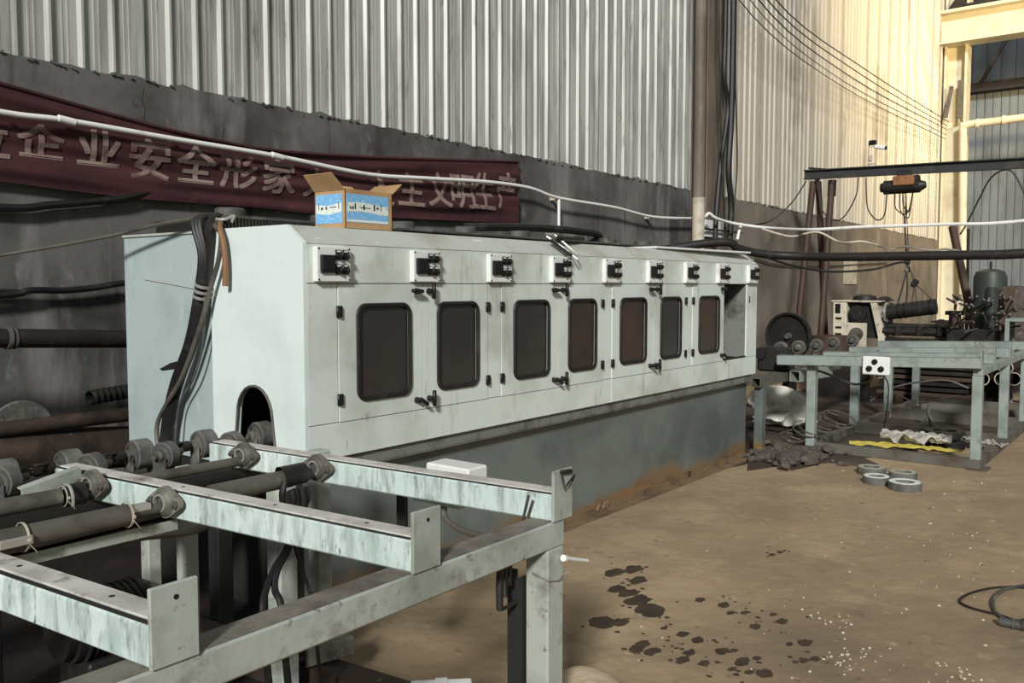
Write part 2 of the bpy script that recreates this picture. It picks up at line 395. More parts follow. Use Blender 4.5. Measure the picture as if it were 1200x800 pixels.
# far end wall with its dark upper bay
fw_ = MB(); fw_.bb((27.55, -12, 0), (27.75, 5.9, 1.0)); farw = struct(fw_.build('wall_right', 'concrete_warm'))
s2 = None
for k in range(14):
    loc = (27.5, 5.6 - k*1.2, .9)
    if s2 is None: s2 = sheet_mesh(6, 6.1, .2, 'cladding_blue', 'blue_cladding_sheet', farw, loc, -PI/2)
    else: copy_part(s2, farw, loc)
s3 = None
for k in range(14):
    loc = (31.0, 7.0 - k*1.2, 5.5)
    if s3 is None: s3 = sheet_mesh(3, 7, .4, 'dark_void', 'dark_upper_sheet', farw, loc, -PI/2)
    else: copy_part(s3, farw, loc)
mb = MB(); mb.bb((27.3, -12, 6.93), (27.55, 5.7, 7.13)); mb.bb((27.2, -12, 6.87), (27.6, 5.7, 6.93))
mb.build('wall_beam', 'rust_dark', farw)
mb = MB()
for k in range(6):
    y = 5.2 - k*1.5
    mb.beam((28.2, y, 7.0), (28.2, y-1.2, 9.2), .09, .09); mb.beam((28.2, y-1.2, 9.2), (28.2, y-1.5, 7.0), .09, .09)
mb.bb((28.1, -12, 9.2), (28.3, 5.6, 9.35))
mb.build('roof_truss', 'rust_dark', farw)

# cream corner column with the crane runway girder
cc = MB(); cc.bb((26.1, 5.0, 0), (26.6, 5.06, 11)); cc.bb((26.1, 5.5, 0), (26.6, 5.56, 11)); cc.bb((26.32, 5.06, 0), (26.38, 5.5, 11))
ccol = struct(cc.build('trim_1', 'cream_steel'))
mb = MB(); mb.bb((26.02, 5.08, 6.0), (26.09, 5.2, 7.0), .01); mb.build('bracket_plate', 'shaft', ccol)
mb = MB(); mb.beam((26.0, 5.34, 6.85), (25.95, 5.46, 6.05), .08, .09); mb.build('leaning_bar', 'shaft', ccol)
rg = MB(); rg.bb((25.98, -8, 7.98), (26.06, 5.62, 8.72)); rg.bb((25.72, -8, 8.72), (26.34, 5.62, 8.80)); rg.bb((25.72, -8, 7.93), (26.34, 5.62, 7.98))
girder = struct(rg.build('trim_2', 'cream_steel'))
mb = MB(); mb.bb((25.97, -8, 8.80), (26.07, 5.1, 8.95)); mb.build('crane_rail', 'rust_dark', girder)
mb = MB(); mb.prism([(26.0, 5.55, 8.8), (26.0, 5.05, 8.8), (26.0, 5.05, 9.5)], (.08, 0, 0)); mb.build('gusset', 'rust_dark', girder)

# near steel column with its drain pipe
pc0 = (11.254, 5.340, 3.727); pc1 = (11.802, 5.340, 3.803)
mb = MB(); mb.bb((pc0[0], 5.34, 0), (pc1[0], 5.36, 11), .003); mb.bb((pc0[0], 5.56, 0), (pc1[0], 5.58, 11), .003)
mb.bb(((pc0[0]+pc1[0])/2-.01, 5.36, 0), ((pc0[0]+pc1[0])/2+.01, 5.56, 11))
col = struct(mb.build('trim_3', 'column'))
mb = MB(); mb.bb((pc1[0], 5.50, 0), (pc1[0]+.35, 5.56, 11), .003); mb.build('corner_flashing', 'column', col)
dp = (10.834, 5.250, 3.660)
mb = MB(); mb.cyl((dp[0], 5.25, 1.2), (dp[0], 5.25, 11), .075, n=20)
dpo = one(mb, 'drain_pipe', 'column', 'brown upright drain pipe running down the steel column behind the machine', 'pipe')
mb = MB(); mb.cyl((dp[0], 5.25, 1.9), (dp[0], 5.25, 2.75), .082, n=20); mb.build('sleeve', 'pvc_dusty', dpo)
mb = MB(); mb.bb((11.157, 5.300, 2.487), (11.729, 5.320, 2.258)); plate = one(mb, 'sign_plate', 'pvc', 'small white plate on the column behind the black cables', 'plate')
mb = MB(); mb.bb((11.031, 5.250, 2.341), (12.259, 5.270, 2.365)); mb.build('clamp_strip', 'dark_iron', plate)

# oil spots and pale chips on the floor
mb = MB(); rs = random.Random(11)
def blob(mb, cx, cy, rx, ry, z, n=11, lo=.6):
    vs = []
    for i in range(n):
        a = 2*PI*i/n; k = rs.uniform(lo, 1.15); vs.append((cx+rx*k*math.cos(a), cy+ry*k*math.sin(a), z))
    mb.add(vs, [list(range(n))])
spots = [(4.172, 2.502, -0.000), (4.288, 2.449, 0.000), (3.951, 2.358, 0.000), (3.930, 2.279, 0.000), (3.878, 2.183, 0.000), (3.767, 2.040, 0.000), (3.805, 2.084, 0.000), (3.560, 2.109, 0.000), (3.513, 2.170, 0.000), (4.141, 2.333, 0.000),
         (3.626, 1.905, 0.000), (3.616, 1.803, 0.000), (3.596, 1.717, 0.000), (3.363, 1.819, 0.000), (3.339, 1.835, 0.000), (3.445, 1.684, 0.000), (3.549, 1.580, 0.000), (3.589, 1.542, 0.000), (3.363, 1.675, 0.000), (3.388, 1.588, 0.000), (3.503, 1.466, 0.000), (3.907, 1.575, 0.000),
         (3.862, 1.326, 0.000), (3.802, 1.373, 0.000), (3.672, 1.262, 0.000), (3.718, 1.231, 0.000), (3.574, 1.431, 0.000), (3.406, 1.469, 0.000), (3.447, 1.350, 0.000), (3.418, 1.400, 0.000), (4.076, 1.810, -0.000), (3.999, 1.739, 0.000), (4.040, 1.686, 0.000), (4.105, 1.566, 0.000), (4.045, 1.501, 0.000), (5.029, 1.930, 0.000), (5.106, 1.913, 0.000), (3.401, 1.891, 0.000), (3.344, 1.889, 0.000), (4.069, 1.936, 0.000)]
for i, p in enumerate(spots):
    r = rs.uniform(.018, .05) if i > 9 else rs.uniform(.05, .09)
    blob(mb, p[0], p[1], r*1.2, r*.8, .0012 + i*.00002, 14, .72)
    for k in range(3):
        q = rs.uniform(.004, .016); blob(mb, p[0]+rs.uniform(-.13, .13), p[1]+rs.uniform(-.1, .1), q, q, .0022 + i*.00002, 7)
o = mb.build('oil_spots', 'oil', floor); o['kind'] = 'stuff'
mb = MB()
for k in range(120):
    x = rs.uniform(3.2, 8); y = rs.gauss(1.2, .55) - (x-4)*.05; q = rs.uniform(.002, .007)
    mb.box((x, y, q*.5), (q*rs.uniform(1, 2.5), q, q), (0, 0, rs.uniform(0, 3)))
for c0 in ((4.190, 1.330, -0.000), (3.781, 1.107, 0.000), (3.894, 1.105, 0.000), (3.919, 0.726, 0.000)):
    for k in range(16):
        q = rs.uniform(.003, .008); mb.box((c0[0]+rs.gauss(0, .06), c0[1]+rs.gauss(0, .06), q*.4), (q*1.6, q, q*.8), (0, 0, rs.uniform(0, 3)))
o = mb.build('pale_chips', 'chips', floor); o['kind'] = 'stuff'

# ------------------------------------------------------------------ the grinding machine
YF, X0, X1 = 3.177, 2.577, 7.78
ZP, ZB, ZT, ZF, ZR = .787, .953, 1.6055, 1.789, 1.875
YB = 4.76
mach = thing('grinding_machine', 'long mint white enclosed grinding machine with a row of windowed doors', 'machine', ((X0+X1)/2, 4.0, 0))
def part(mb, name, m, parent=mach): return mb.build(name, m, parent)
g = .0025
# near end panel with the arched feed opening
mb = MB(); ya, yb_, zt_ = 3.392, 3.705, 1.118
T = .02
arch = []
for i in range(13):
    a = PI*i/12; arch.append((3.5485 - .1365*math.cos(a), .97 + .148*math.sin(a)))
def P3(p): return (X0, p[0], p[1])
left = [P3((YF, ZP)), P3((ya, ZP)), P3((arch[0][0], arch[0][1])), P3((arch[0][0], ZR)), P3((3.288, ZR)), P3((YF, ZF))]
mb.prism(left, (T, 0, 0))
mb.prism([P3((yb_, ZP)), P3((3.89, ZP)), P3((3.89, ZR)), P3((arch[-1][0], ZR)), P3(arch[-1])], (T, 0, 0))
for i in range(12): mb.prism([P3(arch[i]), P3(arch[i+1]), P3((arch[i+1][0], ZR)), P3((arch[i][0], ZR))], (T, 0, 0))
endp = part(mb, 'end_panel', 'mint_lit')
mb = MB(); mb.tube([(X0-.004, ya-.004, ZP)] + [(X0-.004, p[0], p[1]) for p in arch] + [(X0-.004, yb_+.004, ZP)], .007, 6, straight=True)
mb.build('opening_rim', 'shaft', endp)
mb = MB(); mb.bb((X0+.03, 3.88, .70), (X0+.05, YB, ZR-.005)); greyp = part(mb, 'side_panel', 'grey_end')
mb = MB(); mb.prism([(2.604, 4.423, 1.146), (2.604, 4.313, 1.185), (2.604, 4.215, 1.204), (2.604, 4.201, 1.164), (2.604, 4.398, 1.139)], (-.001, 0, 0)); mb.build('chipped_patch', 'dark_iron', greyp)
mb = MB(); mb.tube([(2.600, 4.547, 1.631), (2.600, 3.941, 1.568)], .0016, 4, straight=True); mb.build('string', 'pvc_dusty', greyp)
# far end, back, roof
mb = MB(); mb.prism([(X1-.02, YF+.004, ZP), (X1-.02, YB, ZP), (X1-.02, YB, ZR-.004), (X1-.02, 3.288, ZR-.004), (X1-.02, YF+.004, ZF)], (.02, 0, 0)); part(mb, 'end_panel', 'mint')
mb = MB(); mb.bb((X0+.06, YB-.02, ZP), (X1-.02, YB, ZR-.004)); part(mb, 'back_panel', 'grey_end')
mb = MB(); mb.prism([(X0+T, YF-.003, ZF), (X0+T, 3.288, ZR), (X0+T, 3.288, ZR-.012), (X0+T, YF+.009, ZF-.008)], (X1-X0-T-.02, 0, 0))
part(mb, 'sloped_roof_strip', 'roof_paint')
mb = MB(); mb.bb((X0+T, 3.289, ZR-.012), (X1-.002, YB, ZR)); part(mb, 'roof_panel', 'roof_paint')
# front: header, lower panels, fixed strips
mb = MB(); mb.bb((X0+T, YF, ZT+g), (X1, YF+.015, ZF-.002), .002); header = part(mb, 'header_panel', 'mint')
mb = MB(); mb.bb((X0+T, YF, ZP), (5.236, YF+.015, ZB-g), .002); part(mb, 'lower_panel', 'mint')
mb = MB(); mb.bb((5.238, YF, ZP), (X1, YF+.015, ZB-g), .002); part(mb, 'lower_panel', 'mint')
for a, b in ((X0+T, 2.774), (3.884, 4.005), (5.11, 5.234), (6.346, 6.465), (7.551, X1)):
    mb = MB(); mb.bb((a, YF, ZB+.001), (b, YF+.015, ZT-.001), .002); part(mb, 'fixed_strip', 'mint')
# doors
def rrect(xc, zc, w, h, r, y, n=6):
    out = []
    for k, (sx, sz) in enumerate(((1, 1), (-1, 1), (-1, -1), (1, -1))):
        for i in range(n+1):
            a = PI/2*k + PI/2*i/n
            out.append(V((xc + sx*(w/2-r) + r*math.cos(a), y, zc + sz*(h/2-r) + r*math.sin(a))))
    return out
def plate_hole(mb, x0, x1, z0, z1, loop, y, th, n=6):
    oc = [V((x1, y, z1)), V((x0, y, z1)), V((x0, y, z0)), V((x1, y, z0))]
    m = len(loop); o = V((0, th, 0)); vs = loop + oc + [p+o for p in loop] + [p+o for p in oc]; B = m+4
    fs = []
    for k in range(4):
        for i in range(n):
            a = k*(n+1)+i; fs += [[a, a+1, m+k], [B+a+1, B+a, B+m+k]]
        a = k*(n+1)+n; b = (a+1) % m; fs += [[a, b, m+(k+1) % 4, m+k], [B+b, B+a, B+m+k, B+m+(k+1) % 4]]
        fs.append([m+k, m+(k+1) % 4, B+m+(k+1) % 4, B+m+k])
    fs += [[i, (i+1) % m, B+(i+1) % m, B+i] for i in range(m)]
    mb.add(vs, fs)
def door(x0, x1, wx0, wx1, pane, hinge_left):
    a, b = x0+.002, x1-.002
    yd = YF-.004
    loop = rrect((wx0+wx1)/2, 1.274, wx1-wx0-.012, .448, .045, yd)
    mb = MB(); plate_hole(mb, a, b, ZB+.001, ZT-.001, loop, yd, .02)
    d = part(mb, 'door', 'mint')
    lp = rrect((wx0+wx1)/2, 1.274, wx1-wx0-.006, .454, .048, yd-.004)
    mb = MB(); mb.tube(lp + [lp[0], lp[1]], .011, 7, straight=True); mb.build('window_seal', 'black_rubber', d)
    pl = rrect((wx0+wx1)/2, 1.274, wx1-wx0-.02, .44, .04, yd+.006)
    mb = MB(); mb.prism(pl, (0, .005, 0)); mb.build('window_pane', pane, d)
    hx = a+.001 if hinge_left else b-.001
    for z in (1.475, 1.060):
        mb = MB(); mb.box((hx-.009, yd-.006, z), (.016, .014, .056), None, .004); mb.box((hx+.009, yd-.006, z), (.016, .014, .056), None, .004); mb.cyl((hx, yd-.012, z-.027), (hx, yd-.012, z+.027), .006, n=8)
        mb.build('hinge', 'black', d)
    hx = b-.05 if hinge_left else a+.04
    for z, kind in ((1.567, 0), (1.005, 1)):
        mb = MB(); mb.cyl((hx, yd, z), (hx, yd-.03, z), .017, .013, n=12)
        if hinge_left:
            e = (-.06, -.008) if kind == 0 else (.035, -.03)
            if kind == 0: mb.beam((hx+.018, yd-.036, z), (hx-.062, yd-.036, z+.004), .026, .02, (0, 0, 1), .006)
            else: mb.beam((hx-.012, yd-.036, z+.012), (hx+.05, yd-.036, z-.026), .024, .02, (0, 0, 1), .006)
        else: mb.beam((hx+.004, yd-.036, z-.04), (hx+.004, yd-.036, z+.045), .02, .02, (0, 1, 0), .005)
        mb.build('handle', 'black', d)
    return d
doors = [(2.776, 3.35, 2.893, 3.251, 'glass_dark', 1), (3.35, 3.882, 3.46, 3.791, 'glass_dark', 0), (4.007, 4.583, 4.125, 4.478, 'glass_dark', 1), (4.583, 5.108, 4.699, 5.023, 'glass_rust', 0),
         (5.236, 5.819, 5.341, 5.705, 'glass_rust', 1), (5.819, 6.344, 5.932, 6.259, 'glass_dark', 0), (6.467, 7.059, 6.578, 6.955, 'glass_rust', 1)]
for d in doors: door(*d)
# the bay whose door is missing
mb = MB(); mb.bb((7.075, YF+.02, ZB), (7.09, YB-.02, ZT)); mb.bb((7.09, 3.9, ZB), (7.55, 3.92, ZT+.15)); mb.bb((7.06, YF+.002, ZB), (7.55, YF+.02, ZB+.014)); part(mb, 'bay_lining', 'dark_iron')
mb = MB(); mb.bb((7.545, YF+.016, ZB), (7.555, 3.6, ZT)); part(mb, 'bay_side', 'lip')
mb = MB(); mb.tube([(7.10, 3.3, 1.2), (7.16, 3.32, 1.16), (7.24, 3.32, 1.09), (7.29, 3.33, .98), (7.29, 3.34, .955)], .014, 8); mb.tube([(7.09, 3.25, 1.02), (7.15, 3.24, 1.035), (7.22, 3.25, 1.0), (7.26, 3.25, .96)], .012, 8); part(mb, 'coolant_hose', 'pvc_dusty')
mb = MB(); mb.cyl((7.2, 3.6, 1.2), (7.48, 3.6, 1.2), .13, n=20); part(mb, 'grinding_head', 'dark_iron')
mb = MB(); mb.bb((7.6, YF-.006, 1.44), (7.615, YF, 1.5), .002); part(mb, 'slot_cover', 'black')
# inner floor so that the openings look into a closed dark box
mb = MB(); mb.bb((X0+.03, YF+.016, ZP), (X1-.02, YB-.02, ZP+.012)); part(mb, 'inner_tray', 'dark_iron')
# lip, tank, flange
mb = MB(); mb.bb((X0+.015, YF+.022, .722), (X1-.06, YF+.05, ZP-.002)); mb.bb((X0+.015, YF+.022, .716), (X1-.06, 3.26, .724)); part(mb, 'drip_lip', 'lip')
mb = MB(); mb.bb((X0+.05, 3.252, 0), (7.745, 3.262, .72)); mb.bb((7.735, 3.262, 0), (7.745, 4.6, .72)); tk = part(mb, 'coolant_tank', 'tank')
mb = MB(); mb.bb((X0+.05, 3.262, .0), (X0+.06, 4.6, .72)); mb.bb((X0+.05, 3.3, .72), (X0+.06, 4.7, ZP)); mb.build('tank_end', 'blackened', tk)  # dark colour paints in the shade below the machine end
mb = MB(); mb.bb((X0+.05, YF, 0), (7.70, 3.25, .012)); mb.bb((X0+.05, 3.243, 0), (7.70, 3.251, .05)); part(mb, 'floor_flange', 'flange')
mb = MB(); mb.ring((6.584, 3.240, 0.049), (0, 1, .1), .022, .016, .008, 14); part(mb, 'lifting_ring', 'dark_iron')
mb = MB()
for q in ((5.170, 3.235, -0.004), (5.249, 3.235, 0.004), (5.283, 3.235, 0.034)): mb.box((q[0], q[1], .055), (.012, .02, .05), (.3, .2, .4))
part(mb, 'bent_tab', 'flange')['kind'] = 'stuff'
# control boxes on the header
def cbox(x):
    y0 = YF-.032
    mb = MB(); mb.bb((x, y0, 1.615), (x+.2, YF, 1.775), .003); b = part(mb, 'control_box', 'box_white')
    mb = MB(); mb.bb((x+.014, y0-.016, 1.655), (x+.098, y0, 1.737), .004); mb.bb((x+.022, y0-.019, 1.668), (x+.09, y0-.015, 1.726), .001); mb.build('controller', 'black', b)
    for dx in (.122, .165):
        for z in (1.738, 1.672):
            mb = MB(); mb.bb((x+dx-.019, y0-.008, z-.024), (x+dx+.019, y0, z+.024), .003); mb.cyl((x+dx, y0-.020, z-.005), (x+dx, y0-.006, z-.005), .014, .016, n=12)
            mb.beam((x+dx, y0-.022, z-.018), (x+dx, y0-.022, z+.006), .009, .01, (0, 1, 0), .002)
            mb.build('knob', 'black', b)
            mb = MB(); mb.bb((x+dx-.011, y0-.0095, z+.013), (x+dx+.011, y0-.0078, z+.02)); mb.build('knob_label', 'box_white', b)
    for dx in (.009, .191):
        for z in (1.624, 1.766): mb = MB(); mb.cyl((x+dx, y0-.003, z), (x+dx, y0+.002, z), .0045, n=8); mb.build('corner_screw', 'dark_iron', b)
for k, x in enumerate((2.632, 3.256, 3.872, 4.487, 5.104, 5.706, 6.300, 6.898, 7.530)): cbox(x)
# finned duct and round caps on the roof
mb = MB(); mb.bb((X0+.1, 4.02, ZR), (7.6, 4.55, 1.945), .004); duct = part(mb, 'roof_duct', 'dark_iron')
mb = MB(); mb.bb((X0+.1, 3.95, 1.945), (7.6, 4.6, 1.958), .002); mb.build('duct_cover', 'hub', duct)
mb = MB()
for k in range(64): mb.bb((X0+.12+k*.021, 4.0, ZR+.004), (X0+.131+k*.021, 4.02, 1.945))
mb.build('cooling_fins', 'cladding_fin', duct)['kind'] = 'stuff'
for x in (2.967, 3.63, 4.313, 4.958, 5.621, 6.28, 6.944, 7.587):
    mb = MB(); mb.rev([(.001, .052), (.072, .052), (.082, .044), (.082, .004), (.09, 0), (.001, 0)], (x-.02, 4.25, 1.972), (0, 0, 1), 24); mb.cyl((x-.02, 4.25, 1.95), (x-.02, 4.25, 1.974), .06); mb.build('vent_cap', 'hub', duct)

# ------------------------------------------------------------------ near roller conveyor
conv = thing('roller_conveyor', 'mint painted steel roller conveyor frame with three cross beams, nearest the viewer', 'conveyor', (1.4, 2.1, 0))
def cp(mb, name, m, parent=conv): return mb.build(name, m, parent)
YC, ZRB, ZRT, ZBT = 1.425, .845, .925, 1.005
def side_rail(x0, x1, y, m, parent, zb=ZRB, zt=ZRT, w=.08):
    mb = MB(); mb.bb((x0, y, zb), (x1, y+w, zt), .006); r = mb.build('side_rail', m, parent); return r
r1 = side_rail(-.6, 2.095, YC, 'rail', conv)
mb = MB(); mb.bb((-.6, YC+.004, ZRT), (2.09, YC+.076, ZRT+.0012)); mb.build('dust_strip', 'dust_grey', r1)
side_rail(-.6, 2.06, 2.80, 'blackened', conv)
SK = -.078
def cross_beam(x, parent, m='galv', mt='galv_top', y0=YC+.006, y1=2.93, sk=SK, zb=ZRT+.001, zt=ZBT, w=.078, plate=True, holes=True, pm='rail', tilt=0.0):
    xc = x + w/2
    a = V((xc, y0, (zb+zt)/2)); b = V((xc+sk*(y1-y0), y1, (zb+zt)/2+tilt*(y1-y0)))
    mb = MB(); mb.beam(a, b, w, zt-zb, (0, 0, 1), .005); bo = mb.build('cross_beam', m, parent)
    d = (b-a).normalized(); side = V((d.y, -d.x, 0)); h = V((0, 0, (zt-zb)/2+.0015))
    mb = MB(); mb.beam(a+h+side*.008, b+h+side*.008, w-.022, .004, (0, 0, 1), .001); st = mb.build('top_strip', mt, bo)
    mb = MB(); e = -side*(w/2-.009)
    mb.beam(a+h+e-V((0, 0, .001)), b+h+e-V((0, 0, .001)), .011, .0022, (0, 0, 1), 0); mb.build('dark_edge', 'dark_iron', bo)
    if holes:
        for t in (.12, .34, .60):
            q = a.lerp(b, t) + h + side*.008
            mb = MB(); mb.cyl(q, q+V((0, 0, .0028)), .006, n=10); mb.build('bolt_hole', 'black', bo)
    if plate:
        mb = MB(); mb.bb((x, y0-.012, zb-.002), (x+.095, y0-.002, zt+.066), .002); p = mb.build('end_plate', pm, bo)
        if holes:
            mb = MB(); mb.cyl((x+.05, y0-.013, zt+.04), (x+.05, y0-.011, zt+.04), .005, n=10); mb.build('plate_hole', 'black', p)
    return bo
bA = cross_beam(.806, conv); bB = cross_beam(1.461, conv); bC = cross_beam(2.031, conv, holes=False)
mb = MB(); mb.tube([(2.06, YC-.012, 1.062), (2.065, YC-.02, 1.02), (2.075, YC-.022, 1.03), (2.115, YC-.02, 1.05), (2.118, YC-.01, 1.03)], .003, 6, straight=True)
mb.box((2.085, YC-.011, 1.064), (.055, .012, .012), (.3, .1, 0), .003); mb.build('wire_hook', 'dark_iron', bC)
mb = MB()
for (p, q) in (((2.026, 1.503, 0.994), (2.026, 1.524, 0.915)), ((2.026, 1.487, 0.981), (2.026, 1.506, 0.928))): mb.beam(p, q, .010, .006, (1, 0, 0), .001)
mb.build('weld_smears', 'shaft', bC)
# legs
def leg(x, y, zt, m, parent, w=.08, zb=0):
    mb = MB(); mb.bb((x, y, zb), (x+w, y+w, zt), .005); return mb.build('leg', m, parent)
lf = leg(2.012, YC+.001, ZRB, 'rail', conv)
mb = MB(); mb.bb((1.978, YC+.086, 0), (1.984, YC+.12, ZRB-.06)); mb.bb((1.984, YC+.086, 0), (2.05, YC+.094, ZRB-.09)); mb.build('side_angle', 'blackened', lf)
leg(.20, YC+.001, ZRB, 'rail', conv)
leg(1.985, 2.60, ZRT, 'rail', conv)
leg(.45, 2.8, ZRB, 'blackened', conv)
p = (2.377, 2.850, 0.656); leg(p[0]-.02, 2.83, ZRB+.07, 'rail', conv, .07)
p = (1.598, 2.780, 0.680); leg(p[0]-.02, 2.78, .9, 'rail', conv, .05)
p = (1.839, 2.950, 0.589); leg(p[0]-.02, 2.95, .92, 'rail', conv, .06)
# zip tie and rod on the front leg, hanging strips
mb = MB(); mb.tube([(2.005, YC+.05, .775), (2.005, YC-.006, .765), (2.05, YC-.008, .755), (2.10, YC-.008, .765)], .003, 6, straight=True); mb.build('leg_wire', 'bright_steel', lf)
mb = MB(); mb.cyl((2.082, 1.415, 0.811), (2.224, 1.430, 0.765), .006, n=10); mb.cyl((2.072, 1.414, 0.814), (2.087, 1.415, 0.809), .010, n=10); mb.build('white_rod', 'pvc', lf)
mb = MB(); mb.beam((2.085, 1.50, .80), (2.20, 1.54, .80), .03, .05, (0, 0, 1), .008); mb.build('rear_stub', 'dark_iron', lf)
mb = MB()
for i, (px, py) in enumerate(((605, 686), (611, 683), (616, 676))):
    q0 = (1.89+.02*i, 1.50, ZRB); mb.tube([q0, (1.885+.02*i, 1.50, .77), (1.88+.02*i, 1.495, .70+.03*i)], .010, 6)
mb.tube([(1.88, 1.50, .70), (1.91, 1.5, .695), (1.96, 1.5, .70)], .006, 6); o = mb.build('hanging_straps', 'black_rubber', conv); o['kind'] = 'stuff'
# flange bearings
def flange_bearing(c, beam_face_dir=(-1, 0, 0), s=1.0):
    c = V(c); n = V((-1, SK, 0)).normalized(); t = V((0, 1, 0)) - n*n.y; t.normalize(); z = V((0, 0, 1))
    poly = []
    for (cc, r, a0, a1) in ((t*.055*s, .016*s, -60, 60), (V((0, 0, 0)), .046*s, 62, 118), (-t*.055*s, .016*s, 120, 240), (V((0, 0, 0)), .046*s, 242, 298)):
        for i in range(6):
            a = math.radians(a0 + (a1-a0)*i/5); poly.append(c + cc + t*(r*math.cos(a)) + z*(r*math.sin(a)))
    mb = MB(); mb.prism(poly, n*.014); fb = mb.build('flange_bearing', 'dust_grey', conv)
    mb = MB(); mb.rev([(.044*s, .012), (.040*s, .020), (.032*s, .027), (.026*s, .027), (.026*s, .020), (.001, .020)], c, n, 24); mb.build('bearing_housing', 'hub', fb)
    mb = MB(); mb.ring(c+n*.027, n, .027*s, .021*s, .010, 20); mb.build('inner_ring', 'bright_steel', fb)
    for sg in (1, -1):
        mb = MB(); q = c + t*.055*s*sg + n*.014; mb.cyl(q, q+n*.010, .012, n=6); mb.cyl(q+n*.010, q+n*.018, .006, n=8); mb.build('bolt', 'shaft', fb)
    return n
SZ = .966
bear = [(1.350, 2.672, 0.987), (1.380, 2.316, 0.979), (1.920, 2.703, 0.987), (1.952, 2.337, 0.982)]
for b in bear: flange_bearing(b)
def shaft(pts_r, m='shaft', name='drive_shaft'):
    mb = MB()
    for a, b, r in pts_r: mb.cyl(a, b, r, n=16)
    return mb.build(name, m, conv)
def X(b, x): return (x, b[1]+(b[0]-x)*.0, SZ)
B1, B2, B3, B4 = bear
s1_ = shaft([(X(B2, B2[0]), X(B2, B2[0]-.13), .016), (X(B2, B2[0]-.12), X(B2, -.4), .030)])
mb = MB(); mb.bb((B2[0]-.155, B2[1]-.016, SZ+.004), (B2[0]-.06, B2[1]+.016, SZ+.022), .002); mb.build('key_block', 'bright_steel', s1_)
mb = MB(); mb.bb((B2[0]-.47, B2[1]-.04, SZ-.012), (B2[0]-.39, B2[1]-.025, SZ+.010), .002); mb.build('key_block', 'bright_steel', s1_)
s4_ = shaft([(X(B4, B4[0]), X(B4, B4[0]-.14), .016), (X(B4, B4[0]-.12), X(B4, 1.53), .030)])
s3_ = shaft([(X(B3, B3[0]), X(B3, 1.42), .018)])
s2_ = shaft([(X(B1, 1.24), X(B1, -.4), .026)], 'shaft')
shaft([(X(B1, B1[0]), X(B1, B1[0]-.05), .026), (X(B1, B1[0]-.04), X(B1, B1[0]-.10), .034)], 'dark_iron', 'shaft_coupling')
# zip ties round the shafts, white
def ziptie(c, r, ax=(1, 0, 0)):
    mb = MB(); mb.ring(c, ax, r+.002, r, .006, 18); mb.box(V(c)+V((0, -r-.004, .0)), (.008, .006, .008)); mb.beam(V(c)+V((0, -r, -.01)), V(c)+V((.015, -r-.012, -.035)), .003, .0015)
    return mb.build('cable_tie', 'pvc_dusty', conv)
ziptie(X(B2, B2[0]-.125), .034); ziptie(X(B2, B2[0]-.40), .036); ziptie(X(B1, 1.25), .030)
# cable tray and tubes under the front shaft
mb = MB(); mb.bb((-.4, 2.34, .885), (1.42, 2.40, .889)); mb.bb((-.4, 2.336, .885), (1.42, 2.34, .915)); cp(mb, 'cable_tray', 'rail')
for i, (y, z, r, m) in enumerate(((2.35, .932, .012, 'shaft'), (2.372, .915, .010, 'black_rubber'), (2.39, .90, .010, 'black_rubber'), (2.36, .90, .008, 'shaft'))):
    mb = MB(); mb.tube([(-.4, y, z), (.5, y, z-.004), (1.0, y, z), (1.5, y+.02, z+.004)], r, 8); cp(mb, 'tray_cable', m)
mb = MB(); mb.tube([(0.996, 2.600, 0.867), (1.203, 2.550, 0.841), (1.467, 2.600, 0.807), (1.707, 2.720, 0.749), (1.955, 2.900, 0.716)], .014, 8); cp(mb, 'lower_pipe', 'shaft')
# angle bracket with U-bolt beside the rear shaft
a0 = V((1.165, 2.720, 1.014)); a1 = V((1.291, 2.720, 1.044))
mb = MB(); mb.prism([(1.17, 2.76, .970), (1.35, 2.76, .965), (1.35, 2.76, 1.022), (1.17, 2.76, .985)], (0, .006, 0)); mb.prism([(1.17, 2.76, .985), (1.35, 2.76, 1.022), (1.35, 2.79, 1.025), (1.17, 2.79, .988)], (0, 0, .004)); ab = cp(mb, 'angle_bracket', 'rail')
mb = MB(); mb.tube([(1.25, B1[1]-.06, .945)] + [(1.25, B1[1]-.032+.034-.034*math.cos(a)-.03, .965+.04*math.sin(a)) for a in (0, .5, 1, 1.5, 2, 2.6)], .005, 6); mb.build('u_bolt', 'bright_steel', ab)
# skewed wheels that carry the pipe, two rows
def wheel(x, y, z, sk, r, wd, m='rubber'):
    ax = V((1, sk, 0)).normalized(); c = V((x, y, z))
    mb = MB(); mb.drum(c, ax, r, wd, .006, 26); wl = mb.build('roller', m, conv)
    mb = MB(); mb.rev([(.001, -.030), (.014, -.030), (.016, -.026), (.026, -.022), (.030, -.006), (.042, -.002), (.042, .01)], c - ax*(wd/2), ax, 20); mb.build('roller_hub', 'hub', wl)
    mb = MB(); mb.ring(c-ax*(wd/2+.001), ax, r*.90, r*.70, .006, 22); mb.build('side_ring', 'hub', wl)
    mb = MB(); mb.cyl(c-ax*(wd/2+.02), c-ax*(wd/2+.045), .012, n=12); mb.build('axle', 'shaft', wl)
    mb = MB(); mb.cyl(c+ax*(wd/2), c+ax*(wd/2+.06), .016, n=12); mb.build('axle', 'shaft', wl)
    for sg in (-1, 1):
        q = c + ax*(sg*(wd/2+.012))
        mb = MB(); mb.box((q.x, q.y, z-.07), (.012, .07, .13), (0, 0, sk), .004); mb.build('bearing_stand', 'hub', wl)
for x in (.75, 1.07, 1.39, 1.707, 2.022, 2.343): wheel(x, 3.40, .888, .30, .056, .055)
for x in (.84, 1.152, 1.467, 1.716, 2.02, 2.335, 2.65): wheel(x, 3.60, .868, -.04, .065, .075)
